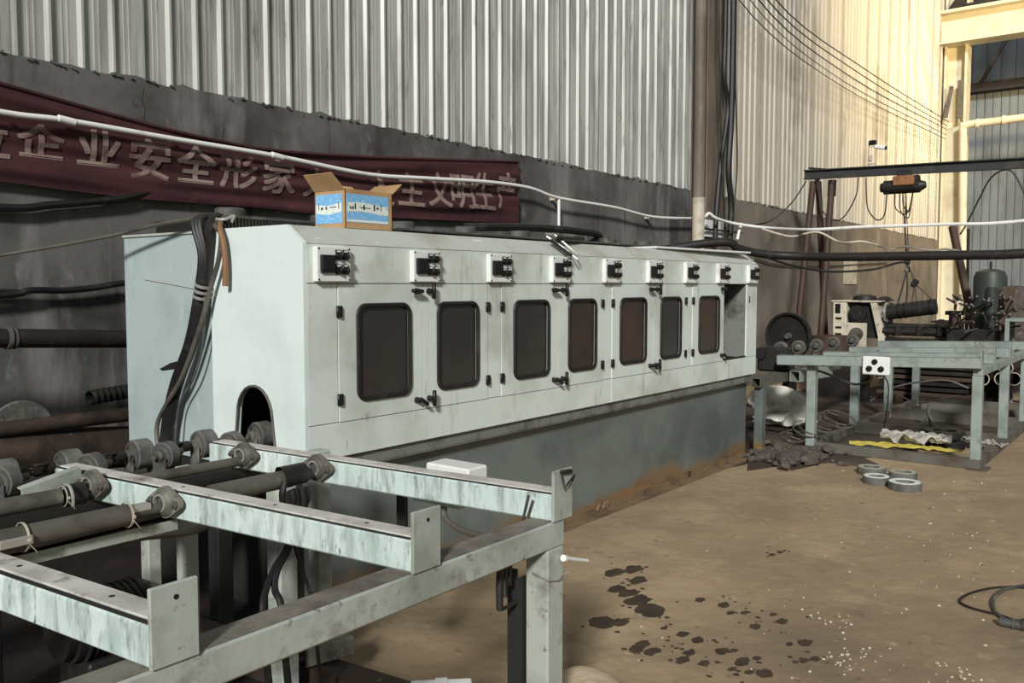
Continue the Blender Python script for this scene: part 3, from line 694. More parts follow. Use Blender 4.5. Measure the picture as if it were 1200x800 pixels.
mb = MB(); mb.bb((-.6, 3.34, .70), (2.5, 3.46, .75), .004); mb.bb((-.6, 3.54, .68), (2.5, 3.66, .73), .004); wb = cp(mb, 'wheel_bed', 'dark_iron'); wb['kind'] = 'stuff'
for x in (.2, 1.3, 2.3): leg(x, 3.46, .69, 'blackened', conv, .08)
def ujoint(c, ax):
    c = V(c); ax = V(ax).normalized(); s = ax.cross(V((0, 0, 1)))
    mb = MB(); mb.cyl(c-ax*.075, c-ax*.04, .024, n=14); mb.cyl(c+ax*.04, c+ax*.075, .024, n=14)
    for k in (1, -1):
        mb.beam(c-ax*.045+s*.02*k, c+ax*.014+s*.02*k, .008, .03, (0, 0, 1), .003)
        mb.beam(c+ax*.045+V((0, 0, .02*k)), c-ax*.014+V((0, 0, .02*k)), .03, .008, (0, 0, 1), .003)
    mb.cyl(c-s*.026, c+s*.026, .009, n=10); mb.cyl(c-V((0, 0, .026)), c+V((0, 0, .026)), .009, n=10)
    return mb.build('universal_joint', 'dark_iron', conv)
for x in (1.0, 1.31, 1.59, 1.87, 2.18): ujoint((x, 3.605, .868), (1, 0, 0))

# glove hung on the shaft
def glove(c):
    c = V(c)
    mb = MB()
    mb.grid(lambda u, v: c + V(((u-.5)*.085*(1+.15*math.sin(v*5)), -.037*math.cos((v*1.5-.25)*PI) - (0 if v < .8 else .01*math.sin(u*9)), .006+.037*math.sin((v*1.5-.25)*PI) if v < .62 else .006+.037*math.sin(.68*PI)-(v-.62)*.17)), 10, 16, True, (0, .004, 0))
    for i, (dx, L, r) in enumerate(((-.03, .055, .011), (-.010, .085, .012), (.012, .095, .012), (.032, .075, .011))):
        s = c + V((dx, -.036+.006*(i % 2), -.03)); mb.tube([s, s+V((.004, -.004, -L*.5)), s+V((.008-.004*i, .006, -L))], r, 7)
    s = c + V((-.05, -.03, -.0)); mb.tube([s, s+V((-.012, -.002, -.035)), s+V((-.006, .004, -.07))], .011, 7)
    return mb
gl = one(glove((B4[0]-.12, B4[1]-.003, SZ)), 'work_glove', 'black_rubber', 'black work glove draped over the conveyor drive shaft', 'glove')

# electric box behind the cross beam nearest the machine, on its own bracket
mb = MB(); mb.bb((2.15, 1.84, .935), (2.25, 2.03, 1.004), .006); jb = one(mb, 'junction_box', 'box_white', 'white junction box fixed behind the conveyor beam nearest the machine', 'junction box')
mb = MB(); mb.bb((2.10, 1.79, .905), (2.24, 2.04, .932), .003); mb.build('bracket', 'dark_iron', jb)
mb = MB(); mb.bb((2.085, 1.82, .888), (2.11, 2.03, .905), .003); mb.build('bracket_strip', 'galv', jb)
mb = MB(); mb.tube([(2.10, 1.90, .89), (2.09, 1.885, .85), (2.07, 1.80, .83), (2.03, 1.66, .84), (1.97, 1.53, .862)], .010, 8); mb.build('conduit_hose', 'shaft', jb)
# motor, hoses and scrap in the dark under the conveyor
mc = (1.381, 2.750, 0.700)
mb = MB(); mb.cyl((mc[0]-.10, 2.75, .52), (mc[0]+.16, 2.75, .52), .10, n=22); mb.cyl((mc[0]-.13, 2.75, .52), (mc[0]-.10, 2.75, .52), .085, n=22); mot = one(mb, 'drive_motor', 'dark_iron', 'dark round motor standing under the near conveyor', 'motor')
for k in range(10):
    mb = MB(); mb.ring((mc[0]-.07+k*.022, 2.75, .52), (1, 0, 0), .112, .098, .006, 22); mb.build('cooling_fin', 'dark_iron', mot)
mb = MB(); mb.bb((mc[0]-.08, 2.65, 0), (mc[0]+.14, 2.85, .43), .01); mb.build('pedestal', 'dark_iron', mot)
hs = []
for i, P in enumerate(([(1.984, 2.550, 0.679), (1.885, 2.500, 0.618), (1.811, 2.450, 0.573), (1.759, 2.400, 0.526)], [(1.988, 2.540, 0.680), (1.881, 2.480, 0.614), (1.846, 2.450, 0.563), (1.835, 2.400, 0.512)], [(1.971, 2.500, 0.691), (1.996, 2.500, 0.605), (2.033, 2.500, 0.501), (2.014, 2.450, 0.461)])):
    P = [(P[0][0], P[0][1], .86)] + P; q = V(P[-1]); P = P + [(q.x, q.y-.02, q.z-.2), (q.x+.05, q.y, .02)]
    mb = MB(); mb.tube(P, .012 if i < 2 else .007, 8)
    one(mb, 'hanging_hose', 'black_rubber', ['black hose hanging left of the pale conveyor leg', 'black hose bowed against the pale conveyor leg', 'thin black wire hanging right of the pale conveyor leg'][i], 'hose')
mb = MB(); mb.bb((2.32, 2.30, .45), (2.34, 2.34, .88)); mb.box((2.33, 2.32, .42), (.10, .07, .05), None, .006); one(mb, 'foot_switch', 'dark_iron', 'dark foot valve on an upright pipe beside the machine tank', 'valve')
mb = MB(); rs = random.Random(5)
for k in range(40):
    mb.box((.98+rs.gauss(0, .16), 2.45+rs.gauss(0, .12), .04+rs.random()*.12), (rs.uniform(.03, .10), rs.uniform(.02, .07), rs.uniform(.01, .05)), (rs.random()*3, rs.random()*3, rs.random()*3), .004)
o = one(mb, 'scrap_heap', 'debris', 'dark heap of small metal scrap under the near conveyor', 'scrap'); o['kind'] = 'stuff'
# rusty channel on the floor with a galvanised channel across it
c0 = V((2.186, 3.032, 0.120)); c1 = V((2.254, 2.257, 0.120)); dd = (c1-c0).normalized()
mb = MB(); mb.beam(c0-dd*.5+V((0, 0, -.004)), c1+dd*.6+V((0, 0, -.004)), .13, .008); mb.beam(c0-dd*.5+V((-.061*dd.y, .061*dd.x, -.06)), c1+dd*.6+V((-.061*dd.y, .061*dd.x, -.06)), .008, .12); mb.beam(c0-dd*.5-V((-.061*dd.y, .061*dd.x, .06)), c1+dd*.6-V((-.061*dd.y, .061*dd.x, .06)), .008, .12)
rc = one(mb, 'rusty_channel', 'rust', 'rusty steel channel lying on the floor under the near conveyor rail', 'steel channel')
e0 = V((2.148, 2.698, 0.200)); e1 = V((2.349, 2.644, 0.200))
mb = MB(); d2 = (e1-e0).normalized(); n2 = V((-d2.y, d2.x, 0))
mb.beam(e0, e1, .10, .006); mb.beam(e0-n2*.047+V((0, 0, -.035)), e1-n2*.047+V((0, 0, -.035)), .006, .07); mb.beam(e0+n2*.047+V((0, 0, -.035)), e1+n2*.047+V((0, 0, -.035)), .006, .07)
one(mb, 'short_channel', 'dust_grey', 'short grey channel piece lying across the rusty channel', 'steel channel')
# white carton corner and beige cloth at the bottom edge
k0 = V((2.016, 1.987, 0.300)); 
mb = MB(); mb.box((k0.x+.02, k0.y-.13, .15), (.2, .2, .30), (0, 0, .75), .004); mb.box((k0.x+.02, k0.y-.13, .302), (.202, .04, .004), (0, 0, .75)); one(mb, 'foam_box', 'box_white', 'white box whose top corner shows at the bottom edge of the view', 'box')
kc = V((2.336, 1.499, 0.250))
mb = MB()
mb.grid(lambda u, v: kc + V((.17*math.sin(PI*v)*math.cos(2*PI*u)*(1+.08*math.sin(5*2*PI*u)*v), .17*math.sin(PI*v)*math.sin(2*PI*u)*(1+.06*math.sin(3*2*PI*u)), .09*math.cos(PI*v)+.0-(.16*max(0, v-.5))+.02*math.sin(4*PI*u)*math.sin(PI*v))), 28, 14)
mb.box((kc.x, kc.y, kc.z*.5-.03), (.24, .24, max(.05, kc.z-.10)), None, .02)
one(mb, 'beige_cloth_bundle', 'burlap', 'rounded beige cloth bundle at the bottom edge beside the conveyor leg', 'bundle')
# near-black ground sheet: shade under the near conveyor put into its colour
mb = MB(); rs = random.Random(21)
mb.prism([(-5, 1.75, .0004), (1.2, 1.8, .0004), (1.7, 2.0, .0004), (1.95, 2.3, .0004), (2.2, 2.5, .0004), (2.4, 2.85, .0004), (2.62, 3.2, .0004), (4.2, 3.5, .0004), (4.2, 5.57, .0004), (-5, 5.57, .0004)], (0, 0, .0006)); o = mb.build('painted_shade_ground', 'shade_black', floor)
mb = MB(); blob(mb, 11.2, 3.4, 3.6, 1.75, .0008, 60, .85); blob(mb, 8.3, 3.0, 1.0, .8, .001, 30); o = mb.build('dark_ground', 'ground_dark', floor); o['kind'] = 'stuff'  # dark dirt patches, with the shade under the far table painted in

# ------------------------------------------------------------------ banner on the wall
TX = [1.5, 2.313, (2.839, 5.530, 2.693)[0], (3.463, 5.530, 2.629)[0], (4.067, 5.530, 2.597)[0], (5.172, 5.530, 2.659)[0], 7.255]
TZ = [2.84, 2.757, (2.839, 5.530, 2.693)[2], (3.463, 5.530, 2.629)[2], (4.067, 5.530, 2.597)[2], (5.172, 5.530, 2.659)[2], 2.851]
BX = [1.5, 2.294, (3.065, 5.530, 2.164)[0], (4.058, 5.530, 2.171)[0], (4.619, 5.530, 2.157)[0], 7.255]
BZ = [2.21, 2.199, (3.065, 5.530, 2.164)[2], (4.058, 5.530, 2.171)[2], (4.619, 5.530, 2.157)[2], 2.227]
def lerp(xs, zs, x):
    if x <= xs[0]: return zs[0]
    for i in range(len(xs)-1):
        if x <= xs[i+1]:
            t = (x-xs[i])/(xs[i+1]-xs[i]); return zs[i]+(zs[i+1]-zs[i])*t
    return zs[-1]
def bpt(x, v, off=0.0):
    zt, zb = lerp(TX, TZ, x), lerp(BX, BZ, x)
    fold = .016*math.sin(9*v+1.3*x) + .012*math.sin(17*v-2.1*x+1) + .006*math.sin(31*v+.7*x)
    edge = min(1, 8*v, 8*(1-v))
    return V((x, 5.535 - .012 + fold*edge*.9 - off, zb+(zt-zb)*v))
mb = MB(); mb.grid(lambda u, v: bpt(1.5+(7.255-1.5)*u, v), 150, 30, True, (0, .004, 0))
ban = one(mb, 'banner', 'banner', 'long maroon cloth banner with faded tan characters hung on the sooty wall', 'banner')
def glyph(ch, px0, px1, py0, py1):
    cu = bpy.data.curves.new('t', 'FONT'); cu.body = ch; cu.size = 1
    ob = bpy.data.objects.new('t', cu); C.objects.link(ob)
    dg = bpy.context.evaluated_depsgraph_get(); me = bpy.data.meshes.new_from_object(ob.evaluated_get(dg))
    bpy.data.objects.remove(ob); bpy.data.curves.remove(cu)
    if len(me.vertices) == 0: return
    bm = bmesh.new(); bm.from_mesh(me); bpy.data.meshes.remove(me)
    bmesh.ops.triangulate(bm, faces=bm.faces[:])
    for _ in range(4):
        es = [e for e in bm.edges if e.calc_length() > .12]
        if es: bmesh.ops.subdivide_edges(bm, edges=es, cuts=1); bmesh.ops.triangulate(bm, faces=bm.faces[:])
    xs = [v.co.x for v in bm.verts]; ys = [v.co.y for v in bm.verts]
    x0, x1, y0, y1 = min(xs), max(xs), min(ys), max(ys)
    mb = MB(); bm.verts.ensure_lookup_table(); bm.verts.index_update()
    vs = []
    for v in bm.verts:
        x = px0 + (px1-px0)*(v.co.x-x0)/(x1-x0); z = py0 + (py1-py0)*(v.co.y-y0)/(y1-y0)
        zt, zb = lerp(TX, TZ, x), lerp(BX, BZ, x)
        p = bpt(x, (z-zb)/(zt-zb), .005); vs.append((p.x, p.y, z))
    fs = [[v.index for v in f.verts] for f in bm.faces]; bm.free()
    for k, (du, dv) in enumerate(((0, 0), (1, 0), (0, 1), (1, 1))):      # bold strokes
        mb.add([(p[0]+du*.014-.007, p[1]-k*.0003, p[2]+dv*.010-.005) for p in vs], fs)
    mb.build('character', 'letter', ban)
def G(ch, a, b): glyph(ch, a[0], b[0], b[2], a[2])
G('立', (2.157, 5.520, 2.535), (2.333, 5.520, 2.339))
G('企', (2.388, 5.520, 2.558), (2.659, 5.520, 2.365))
G('业', (2.749, 5.520, 2.569), (3.013, 5.520, 2.356))
G('安', (3.082, 5.520, 2.560), (3.359, 5.520, 2.300))
G('全', (3.417, 5.520, 2.558), (3.708, 5.520, 2.309))
G('形', (3.755, 5.520, 2.529), (4.053, 5.520, 2.302))
G('家', (4.119, 5.520, 2.540), (4.405, 5.520, 2.293))
G('人', (4.499, 5.520, 2.510), (4.752, 5.520, 2.293))
G('人', (5.162, 5.520, 2.565), (5.467, 5.520, 2.283))
G('主', (5.532, 5.520, 2.589), (5.841, 5.520, 2.301))
G('文', (5.910, 5.520, 2.627), (6.209, 5.520, 2.319))
G('明', (6.223, 5.520, 2.635), (6.541, 5.520, 2.326))
G('生', (6.555, 5.520, 2.684), (6.855, 5.520, 2.338))
G('产', (6.909, 5.520, 2.720), (7.201, 5.520, 2.361))
mb = MB(); mb.tube([bpt(x, 1.0, .006)+V((0, 0, .004)) for x in (1.5, 2.3, 3.0, 3.6, 4.2, 5.0, 6.0, 7.255)], .012, 6); mb.build('top_hem', 'banner', ban)
# white conduit along the wall with its drop and couplings
mb = MB(); W = 5.46
pts = [(1.4, W, 2.63)] + [(2.270, 5.460, 2.588), (2.648, 5.460, 2.595), (3.337, 5.460, 2.576), (4.204, 5.460, 2.557), (5.105, 5.460, 2.513), (5.823, 5.460, 2.546), (6.662, 5.460, 2.592), (7.353, 5.460, 2.595), (7.892, 5.460, 2.532), (9.040, 5.460, 2.511), (9.973, 5.460, 2.457), (11.097, 5.460, 2.502)]
mb.tube(pts, .018, 10); cdt = one(mb, 'conduit', 'pvc', 'long white conduit pipe running across the banner and wall', 'pipe')
for p in (pts[2], pts[4]):
    mb = MB(); mb.cyl((p[0]-.05, W, p[2]+.005), (p[0]+.05, W, p[2]-.006), .024, n=12); mb.build('coupling', 'pvc', cdt)
mb = MB(); mb.tube([(7.892, 5.460, 2.532), (7.894, 5.460, 2.204)], .016, 8, straight=True); mb.build('drop_pipe', 'pvc', cdt)
for p in pts[1:12:2]:
    mb = MB(); mb.bb((p[0]-.012, W+.01, p[2]-.022), (p[0]+.012, 5.485 if p[0] < 7.2 else 5.577, p[2]+.022), .003); mb.build('pipe_clip', 'pvc_dusty', cdt)
# wall cables at the left
def cable(name, pts, r, m, label, cat='cable', n=8):
    mb = MB(); mb.tube(pts, r, n); return one(mb, name, m, label, cat)
cable('cable', [(1.4, 5.53, 2.08), (2.280, 5.530, 2.049), (2.573, 5.530, 2.085), (2.838, 5.530, 2.125), (3.065, 5.530, 2.169), (3.383, 5.550, 2.270)], .024, 'black_rubber', 'thick grey black cable on the wall just under the left end of the banner')
cable('cable', [(1.4, 5.5, 1.75), (2.039, 5.400, 1.730), (2.177, 5.300, 1.765), (2.319, 5.000, 1.809), (2.448, 4.600, 1.862), (2.507, 4.200, 1.912), (2.560, 3.918, 1.933)], .010, 'shaft', 'thin grey cable rising along the wall to the top corner of the machine')
cable('cable', [(1.3, 5.5, 1.5), (2.251, 5.500, 1.538), (2.418, 5.500, 1.567), (2.619, 5.500, 1.566), (2.806, 5.500, 1.582), (3.032, 5.500, 1.614), (3.4, 5.5, 1.62)], .020, 'black_rubber', 'thick black cable sagging on the wall left of the machine')
cable('cable', [(1.3, 5.52, 1.58), (2.260, 5.520, 1.563), (2.552, 5.520, 1.561), (2.762, 5.520, 1.576), (2.928, 5.520, 1.598)], .012, 'black_rubber', 'thinner black cable lying over the thick one left of the machine')
# pipes on the left
mb = MB(); a, b = V((-1.2, 5.25, 1.43)), V((4.4, 5.25, 1.19))
pp = (2.079, 5.100, 1.313); pq = (2.775, 5.100, 1.275); d = (V(pq)-V(pp))
mb.cyl(V(pp)-d*4.2, V(pq)+d*2.2, .053, n=22); bp = one(mb, 'brown_pipe', 'rust_dark', 'dark brown pipe running level along the wall left of the machine', 'pipe')
q = V((2.118, 5.100, 1.311)); mb = MB(); mb.ring(q, d, .062, .053, .02, 22); mb.ring(q+d.normalized()*.03, d, .060, .053, .012, 22); mb.build('clamp', 'shaft', bp)
for t in (-2.5, 2.0):
    q = V(pp)+d*t; mb = MB(); mb.bb((q.x-.02, 5.1, q.z-.075), (q.x+.02, 5.575, q.z-.05)); mb.build('bracket', 'rust_dark', bp)
p0, p1 = V((2.058, 5.100, 0.692)), V((2.756, 5.100, 0.623)); d = p1-p0
mb = MB(); mb.cyl(p0-d*4, p1+d*3, .125, n=28); big = one(mb, 'rusty_pipe', 'rust', 'large rusty pipe lying on trestles by the wall left of the machine', 'pipe')
u0, u1 = V((2.030, 5.020, 0.830)), V((2.719, 5.020, 0.828)); d2 = u1-u0
mb = MB(); mb.cyl(u0-d2*4, u1+d2*2, .042, n=20); one(mb, 'rusty_pipe', 'rust', 'thinner rusty pipe resting on the large rusty pipe by the wall', 'pipe')
mb = MB()
mb.bb((1.2, 4.85, 0), (1.3, 5.35, p0.z-.15), .01); mb.bb((3.6, 4.85, 0), (3.7, 5.35, .5), .01); one(mb, 'pipe_trestle', 'rust_dark', 'dark trestle under the large rusty pipe', 'trestle')
hc0 = V((2.507, 5.000, 0.953)); hc1 = hc0 + V((.7, .12, .03)); prof = []
mb = MB(); n = 34
for i in range(n+1): prof.append((.046 if i % 2 else .039, i*.02))
mb.rev(prof, hc0, hc1-hc0, 20); mb.rev([(.036, .0), (.036, .5)], hc0, hc1-hc0, 20); one(mb, 'corrugated_hose', 'black_rubber', 'dark corrugated hose with open end lying on the rusty pipes', 'hose')
q = (2.292, 5.350, 0.763); mb = MB(); mb.drum((q[0], 5.38, q[2]), (.25, 1, .1), .17, .03, .006, 30); one(mb, 'grinding_disc', 'hub', 'dark round disc leaning behind the rusty pipes', 'disc')
# carton on the machine
cx, cy, cz, cw, cd, ch = 2.965, 3.33, 1.876, .325, .225, .195
car = thing('carton', 'open brown cardboard carton with blue and white labels on the machine roof', 'carton', (cx+cw/2, cy+cd/2, cz))
t = .005
mb = MB(); mb.bb((cx, cy, cz), (cx+cw, cy+t, cz+ch)); mb.bb((cx, cy+cd-t, cz), (cx+cw, cy+cd, cz+ch)); mb.bb((cx, cy, cz), (cx+t, cy+cd, cz+ch)); mb.bb((cx+cw-t, cy, cz), (cx+cw, cy+cd, cz+ch)); mb.bb((cx, cy, cz), (cx+cw, cy+cd, cz+t)); mb.build('box_body', 'card', car)
def flap(a, b, off, name='flap'):
    a, b, off = V(a), V(b), V(off); mb = MB(); nrm = (b-a).cross(off).normalized()*.004
    i = (b-a)*.04; mb.prism([a, b, b+off-i, a+off+i], nrm); mb.build(name, 'card', car)
zt = cz+ch
flap((cx, cy+cd, zt), (cx, cy, zt), (-.075, .0, .075))
flap((cx+cw, cy+cd, zt), (cx, cy+cd, zt), (.03, .10, .06))
flap((cx+cw, cy, zt), (cx+cw, cy+cd, zt), (.10, .02, .062))
flap((cx, cy, zt), (cx+cw, cy, zt), (.02, .09, -.02))
mb = MB(); mb.bb((cx+.012, cy-.0015, cz+.035), (cx+cw-.03, cy, cz+.175)); lb = mb.build('front_label', 'lab_blue', car)
mb = MB(); mb.grid(lambda u, v: (cx+.014+(cw-.046)*u, cy-.0022, cz+.085+.045*v+.006*math.sin(u*5)), 14, 1); mb.grid(lambda u, v: (cx+.014+(cw-.046)*u, cy-.0022, cz+.037+.012*v), 4, 1); mb.build('label_band', 'lab_white', lb)
mb = MB()
for x0, x1, z0, z1 in ((.03, .04, .10, .112), (.046, .056, .10, .115), (.062, .070, .10, .13), (.10, .17, .108, .112), (.12, .13, .1, .125), (.19, .20, .10, .13), (.21, .225, .108, .118), (.24, .245, .10, .135)): mb.bb((cx+x0, cy-.003, cz+z0), (cx+x1, cy-.0025, cz+z1))
mb.build('label_print', 'dark_iron', lb)['kind'] = 'stuff'
mb = MB(); mb.bb((cx-.0015, cy+.02, cz+.03), (cx, cy+cd-.01, cz+.175)); lb = mb.build('side_label', 'lab_blue', car)
mb = MB(); mb.grid(lambda u, v: (cx-.0022, cy+.022+(cd-.034)*u, cz+.08+.045*v+.006*math.sin(u*5+2)), 14, 1); mb.build('label_band', 'lab_white', lb)
mb = MB()
for y0, y1, z0, z1 in ((.19, .195, .10, .13), (.16, .175, .10, .112), (.13, .14, .1, .115), (.06, .11, .108, .112), (.04, .045, .1, .135)): mb.bb((cx-.003, cy+y0, cz+z0), (cx-.0025, cy+y1, cz+z1))
mb.build('label_print', 'dark_iron', lb)['kind'] = 'stuff'
# cable bundle hanging over the end of the machine
bun = thing('cable_bundle', 'bundle of thick black hoses hanging down the near end of the machine', 'cables', (2.55, 3.95, .9))
def bl(pts, r, m='black_rubber', name='hose'):
    mb = MB(); mb.tube(pts, r, 8); return mb.build(name, m, bun)
for i, (o1, o2) in enumerate(((0, 0), (6, 4), (-5, -3), (3, 9))):
    bl([(2.72, 3.95+.02*i, 1.93), (2.62, 3.90+.015*i, 1.945), (2.550, 3.838, 1.899) if i == 0 else (2.545-.01*i, 3.885+.016*i, 1.91), tuple(V((2.545, 3.858, 1.741))+V((-.010*i, .007*i, 0))), tuple(V((2.545, 3.910, 1.531))+V((-.010*i, .007*i, 0))), tuple(V((2.545, 3.993, 1.314))+V((-.010*i, .007*i, 0))), tuple(V((2.540, 4.116, 1.112))+V((-.010*i, .007*i, 0))), tuple(V((2.540, 4.194, 0.950))+V((-.010*i, .006*i, 0))), tuple(V((2.540, 4.242, 0.765))+V((-.010*i, .006*i, 0))), tuple(V((2.520, 4.241, 0.405))+V((-.010*i, .006*i, 0)))], (.020, .017, .015, .013)[i])
bl([(2.66, 3.88, 1.94), (2.545, 3.795, 1.889), (2.540, 3.740, 1.841), (2.535, 3.758, 1.718), (2.530, 3.827, 1.573), (2.520, 3.883, 1.426), (2.510, 3.986, 1.231), (2.505, 4.083, 1.095), (2.500, 4.198, 0.977), (2.500, 4.285, 0.857), (2.490, 4.251, 0.681)], .012, 'shaft', 'grey_cable')
bl([(2.530, 3.871, 1.552), (2.535, 3.903, 1.319), (2.540, 3.992, 1.142), (2.540, 4.137, 0.977), (2.540, 4.185, 0.772)], .006, 'hub', 'thin_wire')
bl([(2.62, 3.86, 1.92), (2.540, 3.746, 1.870), (2.535, 3.714, 1.799), (2.535, 3.703, 1.697), (2.535, 3.707, 1.594)], .014, 'brown_loop', 'brown_cable_end')
q = V((2.530, 3.893, 1.569)); dq = V((2.530, 3.868, 1.636))-V((2.530, 3.917, 1.501)); dq.normalize()
for k in (-.03, 0, .03):
    mb = MB(); mb.ring(q+dq*k, dq, .040, .035, .014, 16); mb.build('tie_band', 'bright_steel', bun)
mb = MB(); mb.tube([(2.570, 3.875, 1.927), (2.600, 3.805, 1.922), (2.650, 3.792, 1.941), (2.600, 3.735, 1.910)], .008, 6); mb.build('twisted_wire', 'bright_steel', bun)
# bracket tool and white board on the roof
tq = thing('clamp_tool', 'black and white long handled clamp tool lying across the machine roof edge', 'tool', (4.7, 3.3, 1.87))
mb = MB(); mb.tube([(4.628, 3.300, 1.925), (4.694, 3.280, 1.922), (4.718, 3.190, 1.844), (4.741, 3.120, 1.783), (4.722, 3.120, 1.761), (4.675, 3.200, 1.837), (4.637, 3.300, 1.909)], .007, 7, straight=True); mb.build('bright_arm', 'bright_steel', tq)
mb = MB(); mb.beam((4.590, 3.240, 1.884), (4.639, 3.110, 1.781), .035, .02, (0, 0, 1), .004); mb.build('black_arm', 'black', tq)
mb = MB(); mb.beam((4.685, 3.240, 1.898), (5.045, 3.300, 1.910), .05, .03, (0, 0, 1), .008); mb.build('handle', 'black', tq)
mb = MB(); mb.beam((6.05, 3.42, 1.888), (7.62, 3.32, 1.888), .30, .016, (0, 0, 1), .003); one(mb, 'cover_board', 'box_white', 'long pale board lying on the far end of the machine roof', 'board')
cable('cable', [(5.325, 4.600, 2.056), (5.544, 4.500, 2.063), (6.184, 4.500, 2.089), (6.851, 4.500, 2.091), (7.190, 4.500, 2.059), (7.0, 4.62, 1.93)], .033, 'black_rubber', 'thick black hose lying along the back of the machine roof')
# cables hanging on the column
cable('cable', [((11.479, 5.200, 5.571)[0], 5.2, 9.8), (11.479, 5.200, 5.571), (11.477, 5.200, 4.889), (11.467, 5.200, 4.431), (11.595, 5.200, 3.992), (11.399, 5.200, 3.272), (11.286, 5.200, 2.629), (11.248, 5.200, 2.165)], .034, 'black_rubber', 'left thick black cable hanging in front of the steel column')
cable('cable', [((11.684, 5.180, 5.619)[0], 5.18, 9.8), (11.684, 5.180, 5.619), (11.687, 5.180, 4.815), (11.667, 5.180, 3.884), (11.609, 5.180, 3.177), (11.712, 5.180, 2.715), (11.676, 5.180, 2.181)], .045, 'black_rubber', 'right thick black cable hanging in front of the steel column')
cable('cable', [((11.130, 5.150, 5.471)[0], 5.15, 9.8), (11.130, 5.150, 5.471), (11.191, 5.150, 4.485), (11.313, 5.150, 3.373), (11.393, 5.150, 2.691), (11.466, 5.150, 2.207)], .014, 'black_rubber', 'thin black cable between the thick ones on the column')
cable('cable', [((11.700, 5.150, 5.617)[0], 5.15, 9.8), (11.700, 5.150, 5.617), (11.718, 5.150, 4.469), (11.822, 5.150, 3.314), (11.730, 5.150, 2.715), (11.601, 5.150, 2.354)], .012, 'black_rubber', 'thin black wire hanging right of the thick ones on the column')
# overhead wires to the far corner
for i, (ax, ay, mx_, my_, ex, ey) in enumerate(((862, 0, 985, 100, 1112, 162), (875, 0, 990, 92, 1113, 155), (885, 0, 1000, 88, 1114, 150), (895, 0, 1010, 85, 1115, 146), (905, 0, 1015, 80, 1116, 142))):
    A, B = V((11.790, 5.200, 5.535)), V((26.0, 5.3, 5.9))
    a = V([(11.788, 5.200, 5.592), (12.166, 5.200, 5.688), (12.469, 5.200, 5.764), (12.784, 5.200, 5.844), (13.111, 5.200, 5.926)][i]); m_ = V([(16.546, 5.250, 5.214), (16.785, 5.250, 5.318), (17.284, 5.250, 5.470), (17.807, 5.250, 5.630), (18.243, 5.250, 5.776)][i]); e = V([(25.271, 5.300, 5.379), (25.353, 5.300, 5.499), (25.433, 5.300, 5.642), (25.519, 5.300, 5.742), (25.602, 5.300, 5.864)][i])
    cable('overhead_wire', [a+(a-m_)*.55+V((0, 0, 1.2)), a, m_, e], (.008, .007, .010, .010, .010)[i], 'black_rubber', ['lowest', 'second lowest', 'middle', 'second highest', 'highest'][i] + ' of the five overhead wires sagging to the far corner', 'wire', 6)['group'] = 'overhead wires'

# ------------------------------------------------------------------ far roller table
tab = thing('roller_table', 'bluish grey steel roller table with tall legs standing beyond the machine', 'table', (9.8, 2.2, 0))
def tp(mb, name, m, parent=tab): return mb.build(name, m, parent)
side_rail(8.46, 12.62, 1.42, 'rail_far', tab, .815, .885)
mb = MB(); mb.tubebeam((7.80, 3.18, .70), (12.6, 3.18, .70), .085, .085, .006); tp(mb, 'side_rail', 'frame_low')
mb = MB(); mb.tubebeam((8.44, 3.05, .715), (9.2, 2.98, .715), .105, .105, .008); tp(mb, 'stub_tube', 'rail_far')
for i, (x, y1) in enumerate(((8.37, 3.19), (8.98, 2.95), (9.83, 2.95), (11.10, 3.0))):
    cross_beam(x, tab, 'rail_far', 'rail_far', 1.43, y1, -.03, .887, .977, .08, True, False, 'rail_far', -.034)
for x in (8.465, 9.83, 11.17, 12.5):
    leg(x, 1.423, .815, 'rail_far', tab, .082, .0)
    leg(x-.03, 2.85, .83, 'rail_far', tab, .085, .0)
for a, b in (((8.46, 1.5, .045), (8.46+.08, 3.0, .045)),):
    mb = MB(); mb.bb((8.46, 1.42, .0), (8.545, 2.86, .088), .004); tp(mb, 'bottom_bar', 'frame_low')
mb = MB(); mb.bb((8.545, 1.42, .0), (12.6, 1.50, .088), .004); tp(mb, 'bottom_bar', 'frame_low')
mb = MB(); mb.bb((8.5, 2.86, .0), (12.6, 2.935, .088), .004); tp(mb, 'bottom_bar', 'frame_low')
for x in (9.80, 11.15, 12.5):
    mb = MB(); mb.bb((x, 1.50, .0), (x+.08, 2.86, .12), .004); tp(mb, 'bottom_bar', 'frame_low')
mb = MB(); mb.bb((8.40, 1.36, .0), (8.62, 1.52, .012)); tp(mb, 'foot_plate', 'frame_low')
# wheels along its back edge, with stands
def wheel2(x, y, z, r, wd):
    mb = MB(); mb.drum((x, y, z), (1, -.1, 0), r, wd, .008, 22); wl = mb.build('roller', 'rubber', tab)
    mb = MB(); mb.rev([(.001, -.04), (.02, -.04), (.03, -.03), (.045, -.005), (.045, .01)], (x-wd/2, y, z), (1, -.1, 0), 16); mb.build('roller_hub', 'hub', wl)
    mb = MB(); mb.ring((x-wd/2-.004, y, z), (1, -.1, 0), r*.9, r*.72, .010, 20); mb.build('bright_ring', 'shaft', wl)
    mb = MB(); mb.bb((x-.03, y-.03, .72), (x+.03, y+.03, z-.03)); mb.build('stand', 'hub', wl)
W2 = [(8.750, 3.311, 0.950), (9.250, 3.307, 0.940), (9.750, 3.286, 0.932), (10.400, 3.308, 0.925), (11.200, 3.335, 0.914)]
for q in W2: wheel2(q[0], q[1], q[2], .075, .06)
mb = MB(); q = (8.600, 3.315, 0.890); mb.box((q[0], q[1], .86), (.2, .3, .24), (0, 0, .1), .02); mb.cyl((q[0]-.14, q[1]+.1, .92), (q[0]+.1, q[1]+.1, .92), .06); tp(mb, 'gear_housing', 'dark_iron')
